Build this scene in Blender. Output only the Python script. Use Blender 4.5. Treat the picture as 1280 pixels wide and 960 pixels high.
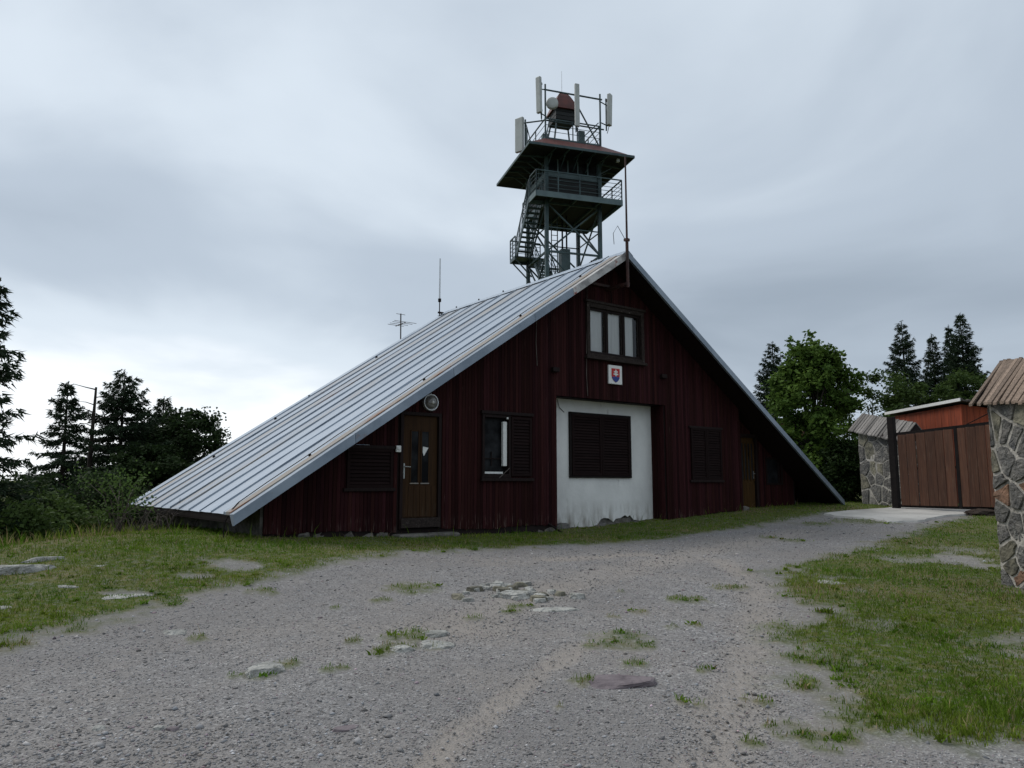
import bpy, math, random
import numpy as np
from mathutils import Vector, Matrix, Euler
R = math.radians
random.seed(7); rng = np.random.default_rng(7)
for o in list(bpy.data.objects): bpy.data.objects.remove(o, do_unlink=True)
scn = bpy.context.scene; COL = scn.collection

# ------------------------------------------------------------------ camera
FPX = 950.0; PITCH = math.atan(125 / FPX); EYE = np.array([0, 0, 1.6])
cd = bpy.data.cameras.new('camera'); cam = bpy.data.objects.new('camera', cd); COL.objects.link(cam)
cam.location = EYE; cam.rotation_euler = (math.pi / 2 + PITCH, 0, 0)
cd.sensor_width = 36; cd.lens = 36 * FPX / 1280; cd.clip_start = .05; cd.clip_end = 30000
scn.camera = cam; scn.render.resolution_x = 1024; scn.render.resolution_y = 768

# ------------------------------------------------------------------ world: overcast sky
CLOUD = 5.5
SUN_AZ = R(-62); SUN_EL = R(48)          # azimuth measured from +Y towards +X
world = bpy.data.worlds.new('World'); scn.world = world; world.use_nodes = True
nt = world.node_tree; nt.nodes.clear()
def wn(t, **k):
    n = nt.nodes.new(t)
    for a, b in k.items(): setattr(n, a, b)
    return n
def wl(a, b): nt.links.new(a, b)
def wmath(op, a, b=None, clamp=False):
    n = wn('ShaderNodeMath', operation=op, use_clamp=clamp)
    for i, v in enumerate((a, b)):
        if v is None: continue
        if hasattr(v, 'is_linked'): wl(v, n.inputs[i])
        else: n.inputs[i].default_value = v
    return n.outputs[0]
out = wn('ShaderNodeOutputWorld'); bg = wn('ShaderNodeBackground'); wl(bg.outputs[0], out.inputs[0])
bg.inputs[1].default_value = .1
sky = wn('ShaderNodeTexSky', sky_type='NISHITA', sun_disc=False); sky.sun_elevation = SUN_EL; sky.sun_rotation = SUN_AZ
tc = wn('ShaderNodeTexCoord'); sep = wn('ShaderNodeSeparateXYZ'); wl(tc.outputs['Generated'], sep.inputs[0])
# project the view direction on a cloud layer so that clouds flatten towards the horizon
zz = wmath('ADD', wmath('MAXIMUM', sep.outputs[2], 0.0), .24)
cmb = wn('ShaderNodeCombineXYZ')
wl(wmath('DIVIDE', sep.outputs[0], zz), cmb.inputs[0]); wl(wmath('DIVIDE', sep.outputs[1], zz), cmb.inputs[1]); cmb.inputs[2].default_value = CLOUD
n1 = wn('ShaderNodeTexNoise'); n1.inputs['Scale'].default_value = 1.0; n1.inputs['Detail'].default_value = 7; n1.inputs['Roughness'].default_value = .45
n1.inputs['Distortion'].default_value = .35
wl(cmb.outputs[0], n1.inputs['Vector'])
# broad brightening of the thin cloud on the sun's side, low over the horizon
az = wmath('ADD', wmath('MULTIPLY', sep.outputs[0], math.sin(R(-48))), wmath('MULTIPLY', sep.outputs[1], math.cos(R(-48))))
az = wmath('POWER', wmath('MAXIMUM', az, 0.0), 3.0)
low = wmath('SUBTRACT', 1.0, wmath('MULTIPLY', sep.outputs[2], 3.4), clamp=True)
high = wmath('MULTIPLY', wmath('SUBTRACT', sep.outputs[2], .26), 1.9, clamp=True)      # overcast skies brighten towards the zenith
glow = wmath('MULTIPLY', wmath('MULTIPLY', az, low), 1.0)
dens = wmath('ADD', wmath('MULTIPLY', wmath('SUBTRACT', n1.outputs[0], .5), 1.05), wmath('ADD', wmath('MULTIPLY', high, .26), wmath('ADD', glow, .37)))
ramp = wn('ShaderNodeValToRGB'); wl(dens, ramp.inputs[0])
cr = ramp.color_ramp; cr.interpolation = 'EASE'
cr.elements[0].position = .14; cr.elements[0].color = (.25, .295, .35, 1)
cr.elements[1].position = .92; cr.elements[1].color = (.78, .81, .84, 1)
e = cr.elements.new(.42); e.color = (.365, .42, .485, 1)
e = cr.elements.new(.66); e.color = (.53, .59, .65, 1)
sc = wn('ShaderNodeVectorMath', operation='SCALE'); wl(ramp.outputs[0], sc.inputs[0]); sc.inputs['Scale'].default_value = 10.0
mx = wn('ShaderNodeMix', data_type='RGBA'); mx.inputs[0].default_value = .94
wl(sky.outputs[0], mx.inputs[6]); wl(sc.outputs[0], mx.inputs[7]); wl(mx.outputs[2], bg.inputs[0])

# ------------------------------------------------------------------ sun behind cloud
sl = bpy.data.lights.new('sun', 'SUN'); sl.energy = 1.4; sl.angle = R(28); sl.color = (1, .96, .9)
so = bpy.data.objects.new('sun', sl); COL.objects.link(so)
sd = Vector((math.sin(SUN_AZ) * math.cos(SUN_EL), math.cos(SUN_AZ) * math.cos(SUN_EL), math.sin(SUN_EL)))
so.rotation_euler = (-sd).to_track_quat('-Z', 'Y').to_euler(); so.location = (-20, 0, 40)
vs = scn.view_settings; vs.view_transform = 'Standard'; vs.look = 'None'; vs.exposure = .48; vs.gamma = 1; vs.use_curve_mapping = False

# ------------------------------------------------------------------ materials
MATS = {}
def mat(name, col, rough=.8, metal=0., var=0., noise=None, bump=None, rand_hue=0., streak=None, spec=.3, transl=0., attr=None, noise2=None, trans=None):
    """var: brightness variation per object; noise=(scale xyz, colour2, lo, hi); bump=(scale, dist, strength); streak = second mask layer"""
    if name in MATS: return MATS[name]
    m = bpy.data.materials.new(name); m.use_nodes = True; t = m.node_tree; b = t.nodes['Principled BSDF']
    b.inputs['Roughness'].default_value = rough; b.inputs['Metallic'].default_value = metal
    b.inputs['Specular IOR Level'].default_value = spec
    c0 = t.nodes.new('ShaderNodeRGB'); c0.outputs[0].default_value = (*col, 1); cur = c0.outputs[0]
    co = t.nodes.new('ShaderNodeTexCoord'); oi = t.nodes.new('ShaderNodeObjectInfo')
    add = t.nodes.new('ShaderNodeVectorMath'); add.operation = 'ADD'; t.links.new(co.outputs['Object'], add.inputs[0])
    rs = t.nodes.new('ShaderNodeVectorMath'); rs.operation = 'SCALE'; rs.inputs['Scale'].default_value = 37.
    cx = t.nodes.new('ShaderNodeCombineXYZ')
    for i in range(3): t.links.new(oi.outputs['Random'], cx.inputs[i])
    t.links.new(cx.outputs[0], rs.inputs[0]); t.links.new(rs.outputs[0], add.inputs[1])
    def layer(cur, sp):
        scl, c2, lo, hi = sp[:4]
        mp = t.nodes.new('ShaderNodeMapping'); mp.inputs['Scale'].default_value = scl; t.links.new(add.outputs[0], mp.inputs[0])
        nz = t.nodes.new('ShaderNodeTexNoise'); nz.inputs['Scale'].default_value = 1; nz.inputs['Detail'].default_value = 6; nz.inputs['Roughness'].default_value = .6
        t.links.new(mp.outputs[0], nz.inputs['Vector'])
        mr = t.nodes.new('ShaderNodeMapRange'); mr.inputs[1].default_value = lo; mr.inputs[2].default_value = hi; t.links.new(nz.outputs[0], mr.inputs[0])
        fac = mr.outputs[0]
        if len(sp) > 4:      # wear limited to a height band near the lower ends of boards (object z)
            z0, z1 = sp[4]
            s2 = t.nodes.new('ShaderNodeSeparateXYZ'); t.links.new(co.outputs['Object'], s2.inputs[0])
            m2 = t.nodes.new('ShaderNodeMapRange'); m2.inputs[1].default_value = z1; m2.inputs[2].default_value = z0; t.links.new(s2.outputs[2], m2.inputs[0])
            mm = t.nodes.new('ShaderNodeMath'); mm.operation = 'MULTIPLY'; t.links.new(fac, mm.inputs[0]); t.links.new(m2.outputs[0], mm.inputs[1]); fac = mm.outputs[0]
        mi = t.nodes.new('ShaderNodeMix'); mi.data_type = 'RGBA'; mi.inputs[7].default_value = (*c2, 1)
        t.links.new(fac, mi.inputs[0]); t.links.new(cur, mi.inputs[6]); return mi.outputs[2]
    if attr:
        at = t.nodes.new('ShaderNodeAttribute'); at.attribute_name = attr; cur = at.outputs['Color']
    for sp in (noise, noise2, streak):
        if sp: cur = layer(cur, sp)
    if var or rand_hue:
        hs = t.nodes.new('ShaderNodeHueSaturation')
        mr = t.nodes.new('ShaderNodeMapRange'); mr.inputs[3].default_value = 1 - var; mr.inputs[4].default_value = 1 + var
        t.links.new(oi.outputs['Random'], mr.inputs[0]); t.links.new(mr.outputs[0], hs.inputs['Value'])
        if rand_hue:
            wv = t.nodes.new('ShaderNodeMath'); wv.operation = 'MULTIPLY'; wv.inputs[1].default_value = 7.31; t.links.new(oi.outputs['Random'], wv.inputs[0])
            fr = t.nodes.new('ShaderNodeMath'); fr.operation = 'FRACT'; t.links.new(wv.outputs[0], fr.inputs[0])
            m3 = t.nodes.new('ShaderNodeMapRange'); m3.inputs[3].default_value = .5 - rand_hue; m3.inputs[4].default_value = .5 + rand_hue
            t.links.new(fr.outputs[0], m3.inputs[0]); t.links.new(m3.outputs[0], hs.inputs['Hue'])
        t.links.new(cur, hs.inputs['Color']); cur = hs.outputs[0]
    t.links.new(cur, b.inputs['Base Color'])
    if bump:
        bs, dist, st = bump
        mp = t.nodes.new('ShaderNodeMapping'); mp.inputs['Scale'].default_value = bs if isinstance(bs, tuple) else (bs,) * 3
        t.links.new(add.outputs[0], mp.inputs[0])
        nz = t.nodes.new('ShaderNodeTexNoise'); nz.inputs['Scale'].default_value = 1; nz.inputs['Detail'].default_value = 5; t.links.new(mp.outputs[0], nz.inputs['Vector'])
        bp = t.nodes.new('ShaderNodeBump'); bp.inputs['Strength'].default_value = st; bp.inputs['Distance'].default_value = dist
        t.links.new(nz.outputs[0], bp.inputs['Height']); t.links.new(bp.outputs[0], b.inputs['Normal'])
    if transl:
        tr = t.nodes.new('ShaderNodeBsdfTranslucent'); t.links.new(cur, tr.inputs[0]); mxs = t.nodes.new('ShaderNodeMixShader'); mxs.inputs[0].default_value = transl
        t.links.new(b.outputs[0], mxs.inputs[1]); t.links.new(tr.outputs[0], mxs.inputs[2]); t.links.new(mxs.outputs[0], t.nodes['Material Output'].inputs[0])
    if trans: b.inputs['Transmission Weight'].default_value = trans; b.inputs['IOR'].default_value = 1.2
    MATS[name] = m; return m

# maroon stained boards with vertical grain, pale flaking towards their foot
M_BOARD = mat('maroon_boards', (.0305, .0093, .0096), .75, var=.42, rand_hue=.012, noise=((30, 30, 1.3), (.017, .0052, .0058), .42, .72),
              noise2=((55, 55, 2.2), (.13, .085, .075), .66, .80), streak=((60, 60, 3.), (.24, .19, .165), .57, .72, (.72, 1.05)), bump=((60, 60, 2), .004, .5), spec=.05)
M_BACK = mat('wall_backing', (.010, .006, .006), .9, noise=((3, 3, 3), (.016, .009, .008), .4, .6))
M_DARKWOOD = mat('dark_stained_wood', (.017, .010, .0095), .65, var=.2, noise=((40, 40, 3), (.007, .005, .005), .4, .7), bump=((60, 60, 3), .002, .4), spec=.12)
M_SHUT = mat('shutter_wood', (.011, .0055, .0055), .75, var=.2, noise=((3, 40, 40), (.016, .009, .0085), .45, .7), spec=.08)
M_GREYWOOD = mat('weathered_grey_wood', (.12, .105, .095), .85, var=.25, noise=((50, 50, 3), (.035, .028, .025), .42, .68), bump=((60, 60, 3), .003, .5))
M_DOOR = mat('brown_door', (.043, .021, .0085), .7, spec=.12, noise=((25, 25, 1.5), (.024, .012, .0058), .4, .7), streak=((30, 30, 2), (.10, .075, .05), .5, .75, (.9, 1.3)), bump=((60, 60, 2), .001, .3))
M_DOOR2 = mat('ochre_door', (.06, .031, .009), .7, spec=.12, noise=((25, 25, 1.5), (.038, .02, .0075), .4, .7))
M_PLASTER = mat('white_plaster', (.72, .72, .70), .9, noise=((1.1, 1.1, .8), (.59, .59, .575), .38, .66), noise2=((7, 7, 3), (.38, .37, .35), .64, .80),
                streak=((7, 7, 2), (.20, .18, .15), .42, .70, (.75, 1.25)), bump=(14, .012, .5))
M_SHEET = mat('galvanised_sheet', (.232, .278, .338), .48, metal=.25, var=.12, noise=((.6, .6, .6), (.215, .26, .32), .35, .68), noise2=((2.5, 14, 2.5), (.30, .315, .33), .56, .78), bump=((.8, 3, .8), .03, .25), spec=.5)
M_RUST = mat('rusted_sheet', (.232, .27, .32), .5, metal=.2, noise=((.35, 5, .35), (.25, .228, .20), .47, .64), noise2=((.8, 11, .8), (.19, .10, .055), .58, .72), bump=((.8, 3, .8), .03, .25))
M_FLASH = mat('verge_flashing', (.225, .265, .315), .45, metal=.25, noise=((1.2, 1.2, 1.2), (.16, .195, .24), .42, .6), noise2=((2.2, 2.2, 2.2), (.16, .09, .06), .66, .76))
M_FLASHW = mat('weathered_flashing', (.42, .41, .40), .6, metal=.1, noise=((3, 3, 3), (.22, .21, .21), .45, .62), noise2=((2.4, 2.4, 2.4), (.20, .055, .045), .62, .68))
M_TAN = mat('tan_strip', (.25, .218, .18), .7, noise=((.7, 6, .7), (.24, .23, .23), .40, .62), noise2=((1.4, 5, 1.4), (.19, .075, .03), .56, .70))
M_STEEL = mat('tower_steel', (.055, .088, .094), .5, metal=.1, noise=((2, 2, 2), (.03, .045, .05), .4, .65))
M_STEELL = mat('tower_panel', (.11, .155, .165), .55, noise=((2, 2, 2), (.08, .115, .125), .4, .65))
M_TDARK = mat('tower_cabin_boards', (.014, .017, .018), .6, var=.2, noise=((2, 2, 14), (.02, .021, .021), .4, .65))
M_SOFFIT = mat('dark_soffit', (.012, .012, .013), .8, noise=((6, 1, 1), (.018, .017, .017), .4, .65))
M_REDROOF = mat('red_roof_sheet', (.10, .024, .018), .6, noise=((3, 3, 3), (.065, .018, .015), .4, .65))
M_ANT = mat('antenna_grey', (.42, .44, .43), .5, noise=((2, 2, 2), (.36, .37, .36), .4, .65))
M_ALU = mat('light_metal', (.55, .56, .57), .35, metal=.6, noise=((4, 4, 4), (.45, .46, .47), .4, .65))
M_RUSTPOLE = mat('rusty_pole_paint', (.055, .022, .018), .65, noise=((6, 6, 2), (.025, .015, .014), .4, .65))
M_BLACK = mat('black_rubber', (.012, .010, .010), .8, noise=((8, 8, 8), (.018, .015, .014), .4, .65), spec=.1)
M_GLASS = mat('window_glass', (.006, .006, .007), .3, spec=.05, noise=((2, 2, 2), (.03, .032, .035), .4, .65))
M_FRAME = mat('old_frame_wood', (.04, .031, .027), .85, noise=((30, 30, 30), (.018, .013, .012), .40, .6), noise2=((18, 18, 18), (.15, .13, .12), .62, .78), spec=.15)
M_CURT = mat('curtain', (.74, .74, .75), .9, noise=((8, 8, 1), (.66, .66, .67), .4, .65))
M_WHITE = mat('white_paint', (.72, .72, .70), .45, noise=((20, 20, 20), (.64, .64, .62), .4, .65))
M_RED = mat('shield_red', (.46, .02, .02), .5, noise=((20, 20, 20), (.40, .02, .02), .4, .65))
M_BLUE = mat('shield_blue', (.02, .05, .24), .5, noise=((20, 20, 20), (.02, .04, .2), .4, .65))
M_GATE = mat('gate_boards', (.115, .050, .029), .8, var=.3, noise=((30, 30, 1.6), (.065, .03, .019), .4, .68), noise2=((50, 50, 2.5), (.18, .11, .075), .56, .76), bump=((60, 60, 2), .004, .4))
M_ORANGE = mat('orange_boards', (.27, .056, .022), .75, var=.14, noise=((20, 20, 1.5), (.15, .032, .015), .4, .68), noise2=((7, 7, 7), (.05, .014, .01), .66, .72))
M_SHINGLE = mat('wall_cap_planks', (.235, .175, .135), .85, var=.3, noise=((2, 60, 60), (.12, .088, .068), .42, .66), bump=((2, 60, 60), .004, .5))
M_SHINGLEG = mat('grey_cap_planks', (.20, .185, .172), .85, var=.36, noise=((2, 60, 60), (.085, .077, .07), .42, .66), bump=((2, 60, 60), .004, .5))
M_MORTAR = mat('mortar', (.40, .375, .335), .95, noise=((5, 5, 5), (.22, .205, .18), .42, .64), bump=(26, .03, .8))
M_STONES = [mat('wall_stone_grey', (.17, .16, .146), .85, var=.3, noise=((7, 7, 7), (.06, .06, .06), .4, .65), noise2=((13, 13, 13), (.27, .265, .24), .58, .72), bump=(22, .05, 1.)),
            mat('wall_stone_bluegrey', (.14, .133, .122), .85, var=.3, noise=((7, 7, 7), (.06, .062, .067), .45, .7), noise2=((11, 11, 11), (.24, .235, .21), .60, .74), bump=(22, .05, 1.)),
            mat('wall_stone_brown', (.20, .115, .075), .85, var=.25, noise=((7, 7, 7), (.08, .05, .035), .4, .65), bump=(16, .04, .8)),
            mat('wall_stone_olive', (.19, .175, .13), .85, var=.25, noise=((7, 7, 7), (.07, .068, .055), .4, .65), bump=(16, .04, .8))]
M_ROCK = mat('pale_rock', (.37, .365, .34), .9, var=.14, noise=((6, 6, 6), (.22, .22, .205), .42, .66), noise2=((14, 14, 14), (.11, .11, .085), .56, .74), bump=(16, .08, 1.))
M_PURPLE = mat('purple_rock', (.155, .130, .137), .85, noise=((6, 6, 6), (.085, .068, .075), .42, .66), bump=(14, .04, .7))
M_CONC = mat('concrete', (.43, .415, .39), .95, noise=((.9, .9, .9), (.27, .26, .245), .40, .66), noise2=((6, 6, 6), (.19, .18, .17), .60, .80), bump=(24, .012, .6))
M_FOUND = mat('rough_foundation', (.16, .15, .135), .95, noise=((5, 5, 5), (.075, .07, .06), .42, .62), bump=(12, .05, .9))
M_BARK = mat('bark', (.045, .035, .028), .9, noise=((9, 9, 2), (.02, .016, .014), .4, .65), bump=((20, 20, 4), .03, .8))
M_TWIG = mat('twig_bark', (.10, .082, .066), .9, noise=((9, 9, 2), (.06, .05, .04), .4, .65))
M_NEEDLE = mat('spruce_needles', (.015, .026, .014), .8, attr='tint', transl=.15, spec=.15)
M_LEAF = mat('broad_leaves', (.05, .09, .02), .7, attr='tint', transl=.35, spec=.12)
M_GRASS = mat('grass_blades', (.05, .09, .02), .9, attr='tint', transl=.3, spec=.03)
M_PEB = mat('gravel_stones', (.2, .2, .2), .95, attr='tint', spec=.08)
M_BRICK = mat('clay_brick', (.20, .085, .045), .9, var=.35, noise=((20, 20, 20), (.14, .065, .04), .4, .65))
M_DIRT = mat('dark_earth', (.030, .022, .017), .95, noise=((9, 9, 9), (.05, .035, .027), .4, .65), bump=(25, .05, 1.))

# ------------------------------------------------------------------ mesh helpers
class MB:
    def __init__(s): s.v = []; s.f = []
    def add(s, vs, fs):
        k = len(s.v); s.v += [tuple(p) for p in vs]; s.f += [tuple(i + k for i in f) for f in fs]; return s
    def box(s, lo, hi):
        x0, y0, z0 = lo; x1, y1, z1 = hi
        return s.add([(x0, y0, z0), (x1, y0, z0), (x1, y1, z0), (x0, y1, z0), (x0, y0, z1), (x1, y0, z1), (x1, y1, z1), (x0, y1, z1)],
                     [(0, 3, 2, 1), (4, 5, 6, 7), (0, 1, 5, 4), (1, 2, 6, 5), (2, 3, 7, 6), (3, 0, 4, 7)])
    def bar(s, a, b, w, h=None, up=(0, 0, 1)):
        """rectangular bar from a to b, w across, h along 'up'"""
        a = Vector(a); b = Vector(b); h = h or w; d = (b - a).normalized(); u = Vector(up)
        if abs(d.dot(u)) > .99: u = Vector((1, 0, 0))
        sx = d.cross(u).normalized() * w / 2; sy = sx.cross(d).normalized() * h / 2
        vs = [p + q for p in (a, b) for q in (-sx - sy, sx - sy, sx + sy, -sx + sy)]
        return s.add(vs, [(0, 1, 2, 3), (7, 6, 5, 4), (0, 4, 5, 1), (1, 5, 6, 2), (2, 6, 7, 3), (3, 7, 4, 0)])
    def tube(s, pts, r, n=8, r2=None, cap=True):
        pts = [Vector(p) for p in pts]; m = len(pts); k0 = len(s.v); ref = None
        for i, p in enumerate(pts):
            d = (pts[min(i + 1, m - 1)] - pts[max(i - 1, 0)]).normalized()
            if ref is None: ref = Vector((1, 0, 0)) if abs(d.x) < .8 else Vector((0, 1, 0))
            a = (ref - d * ref.dot(d)).normalized(); ref = a; b = d.cross(a)
            if isinstance(r, (list, tuple)): rr = r[i]
            else: rr = r + ((r2 if r2 is not None else r) - r) * i / max(1, m - 1)
            for j in range(n):
                t = 2 * math.pi * j / n; s.v.append(tuple(p + a * (rr * math.cos(t)) + b * (rr * math.sin(t))))
        for i in range(m - 1):
            for j in range(n):
                s.f.append((k0 + i * n + j, k0 + i * n + (j + 1) % n, k0 + (i + 1) * n + (j + 1) % n, k0 + (i + 1) * n + j))
        if cap: s.f.append(tuple(k0 + j for j in range(n))[::-1]); s.f.append(tuple(k0 + (m - 1) * n + j for j in range(n)))
        return s
    def prism(s, poly, y0, y1, axis='y'):
        """polygon (a,b) extruded: axis y -> (a, y, b); z -> (a, b, z)"""
        n = len(poly); mk = (lambda p, t: (p[0], t, p[1])) if axis == 'y' else (lambda p, t: (p[0], p[1], t))
        vs = [mk(p, y0) for p in poly] + [mk(p, y1) for p in poly]
        return s.add(vs, [tuple(range(n)), tuple(range(2 * n - 1, n - 1, -1))] + [(i, i + n, (i + 1) % n + n, (i + 1) % n) for i in range(n)])
    def mesh(s, name, m, smooth=False):
        me = bpy.data.meshes.new(name); me.from_pydata(s.v, [], s.f); me.materials.append(m)
        if smooth:
            for p in me.polygons: p.use_smooth = True
        me.update(); return me
    def build(s, name, m, parent=None, smooth=False):
        return link(name, s.mesh(name, m, smooth), parent)
def link(name, me, parent=None):
    o = bpy.data.objects.new(name, me); COL.objects.link(o)
    if parent: o.parent = parent
    return o
def tag(o, label, cat, group=None):
    o['label'] = label; o['category'] = cat
    if group: o['group'] = group
    return o
def thing(name, label, cat, loc=(0, 0, 0), rz=0, group=None):
    o = bpy.data.objects.new(name, None); COL.objects.link(o); o.empty_display_size = .1
    o.location = loc; o.rotation_euler = (0, 0, rz); return tag(o, label, cat, group)
def bevel(o, w=.006, seg=1):
    m = o.modifiers.new('bevel', 'BEVEL'); m.width = w; m.segments = seg; m.limit_method = 'ANGLE'; return o
def npmesh(name, V, F, m, tint=None, smooth=False):
    """V (n,3), F (k, 3 or 4) arrays; tint per face corner-block colours (n,3) on vertices"""
    me = bpy.data.meshes.new(name); n = len(V); k, c = F.shape
    me.vertices.add(n); me.vertices.foreach_set('co', np.ascontiguousarray(V, dtype=np.float32).ravel())
    me.loops.add(k * c); me.loops.foreach_set('vertex_index', np.ascontiguousarray(F, dtype=np.int32).ravel())
    me.polygons.add(k); me.polygons.foreach_set('loop_start', np.arange(0, k * c, c, dtype=np.int32)); me.polygons.foreach_set('loop_total', np.full(k, c, dtype=np.int32))
    if smooth: me.polygons.foreach_set('use_smooth', np.ones(k, dtype=bool))
    me.update(calc_edges=True)
    if tint is not None:
        a = me.attributes.new('tint', 'FLOAT_COLOR', 'POINT')
        a.data.foreach_set('color', np.concatenate([tint, np.ones((n, 1))], 1).astype(np.float32).ravel())
    me.materials.append(m); return me

# value noise in numpy
_tab = rng.random((256, 256))
def vnoise(x, y):
    xi = np.floor(x).astype(int); yi = np.floor(y).astype(int); fx = x - xi; fy = y - yi
    fx = fx * fx * (3 - 2 * fx); fy = fy * fy * (3 - 2 * fy)
    g = lambda a, b: _tab[a % 256, b % 256]
    return (g(xi, yi) * (1 - fx) + g(xi + 1, yi) * fx) * (1 - fy) + (g(xi, yi + 1) * (1 - fx) + g(xi + 1, yi + 1) * fx) * fy
def fbm(x, y, oc=4):
    s = 0; a = .5
    for i in range(oc): s = s + a * vnoise(x * 2 ** i + 17.3 * i, y * 2 ** i + 5.1 * i); a *= .5
    return s / (1 - .5 ** oc)
def sstep(a, b, x):
    t = np.clip((x - a) / (b - a), 0, 1); return t * t * (3 - 2 * t)

# ------------------------------------------------------------------ terrain shape
def gz(x, y):
    x = np.asarray(x, float); y = np.asarray(y, float)
    z = .045 * np.clip(y, -40, 24)
    z = z + .30 * np.exp(-((x + 6) / 3.5) ** 2 - ((y - 11) / 3) ** 2)                    # mound left of the lodge
    z = z - .16 * np.exp(-((x - 2) / 4) ** 2 - ((y - 16.8) / 3) ** 2)                    # hollow along the gable wall
    z = z + .05 * (fbm(x * .5 + 3, y * .5) - .5) + .018 * (fbm(x * 2.5, y * 2.5 + 9) - .5)
    z = z - .30 * sstep(-6.3, -9.5, x) * sstep(3, 8, y)                                  # the bank drops away on its outer side
    d = np.hypot(x - 7, (y - 18) * .9)
    z = z - .17 * np.maximum(0, np.sqrt(np.maximum(d - 20, 0) ** 2 + 16) - 4)
    z = np.maximum(z, -260 - 60 * fbm(x * .002, y * .002))
    r = np.hypot(x, y)
    z = z + sstep(2500, 6500, r) * (270 + 160 * (fbm(x * .0006 + 40, y * .0006 + 7) - .35))
    return z
def ray(px, py):
    u = (px - 640) / FPX; v = (480 - py) / FPX
    return np.array([u, math.cos(PITCH) - v * math.sin(PITCH), math.sin(PITCH) + v * math.cos(PITCH)])
def gpt(px, py):
    r = ray(px, py); k = 1.5
    while k < 80:
        p = EYE + r * k
        if p[2] <= gz(p[0], p[1]): break
        k *= 1.004
    return np.array([p[0], p[1], float(gz(p[0], p[1]))])
def gx(px, py): return gpt(px, py)[:2]

def in_poly(x, y, poly):
    ins = np.zeros(x.shape, bool); n = len(poly)
    for i in range(n):
        (x0, y0), (x1, y1) = poly[i], poly[(i + 1) % n]
        if y0 == y1: continue
        c = ((y0 > y) != (y1 > y)) & (x < (x1 - x0) * (y - y0) / (y1 - y0) + x0); ins ^= c
    return ins
def line_dist(x, y, pts, closed=False):
    dm = np.full(x.shape, 1e9); n = len(pts)
    for i in range(n if closed else n - 1):
        a = np.array(pts[i]); b = np.array(pts[(i + 1) % n]); ab = b - a; L = ab @ ab + 1e-9
        t = np.clip(((x - a[0]) * ab[0] + (y - a[1]) * ab[1]) / L, 0, 1)
        dm = np.minimum(dm, np.hypot(x - a[0] - t * ab[0], y - a[1] - t * ab[1]))
    return dm
def sdist(x, y, poly):
    d = line_dist(x, y, poly, True); return np.where(in_poly(x, y, poly), d, -d)
ROAD = [gx(*p) for p in [(0, 812), (70, 795), (150, 772), (250, 748), (330, 726), (420, 706), (500, 692), (600, 688), (700, 684), (800, 678), (890, 667), (960, 655), (1030, 644),
                          (1120, 637), (1200, 637), (1235, 641), (1160, 656), (1090, 680), (1010, 700), (962, 716), (975, 740), (1005, 762), (978, 790), (985, 832), (1012, 868), (1000, 905), (1045, 932), (1150, 934), (1290, 938)]]
ROAD = ROAD + [np.array([6, 3.2]), np.array([8, -8]), np.array([-14, -8]), np.array([-7.5, 4.6])]
BARE = [(*gx(292, 706), .42, .4), (*gx(1200, 702), .5, .8), (*gx(155, 744), .35, .12), (*gx(245, 722), .3, .12)]
TUFT = [(*gx(*p), r) for p, r in [((765, 803), .30), ((805, 806), .18), ((780, 795), .18), ((740, 808), .12), ((793, 833), .12), ((735, 852), .14), ((508, 796), .22), ((495, 812), .2), ((440, 803), .08),
        ((520, 736), .3), ((475, 750), .12), ((500, 735), .25), ((320, 845), .13), ((355, 832), .12), ((300, 846), .09), ((860, 750), .25), ((915, 735), .22), ((840, 785), .07), ((870, 783), .07), ((878, 840), .06), ((850, 880), .06),
        ((875, 883), .06), ((955, 880), .08), ((965, 910), .07), ((930, 875), .04), ((935, 930), .09), ((640, 765), .12), ((590, 773), .12), ((650, 758), .14), ((1020, 655), .5), ((1075, 652), .7), ((1105, 654), .4), ((960, 672), .25), ((990, 676), .3), ((775, 740), .06),
        ((420, 760), .07), ((800, 765), .1), ((770, 772), .08), ((1010, 925), .16), ((990, 800), .2), ((700, 886), .05), ((540, 812), .1), ((410, 838), .1), ((428, 836), .08), ((250, 800), .12), ((330, 740), .2)]]
TRACKS = [[gx(*p) for p in L] for L in ([(500, 985), (560, 930), (640, 868), (715, 815), (760, 792)],
                                         [(880, 985), (905, 910), (935, 830), (948, 770), (945, 730), (900, 700), (800, 693), (690, 700)], [(560, 790), (660, 745), (760, 715), (880, 690), (1000, 664)])]
HA = math.atan2(.602, .798); HO = np.array([-1.73, 14.3])           # lodge frame: x along the gable, y into the building
HD = np.array([math.cos(HA), math.sin(HA)]); HN = np.array([-math.sin(HA), math.cos(HA)])
def hxy(x, y): return HO + HD * x + HN * y
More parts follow.
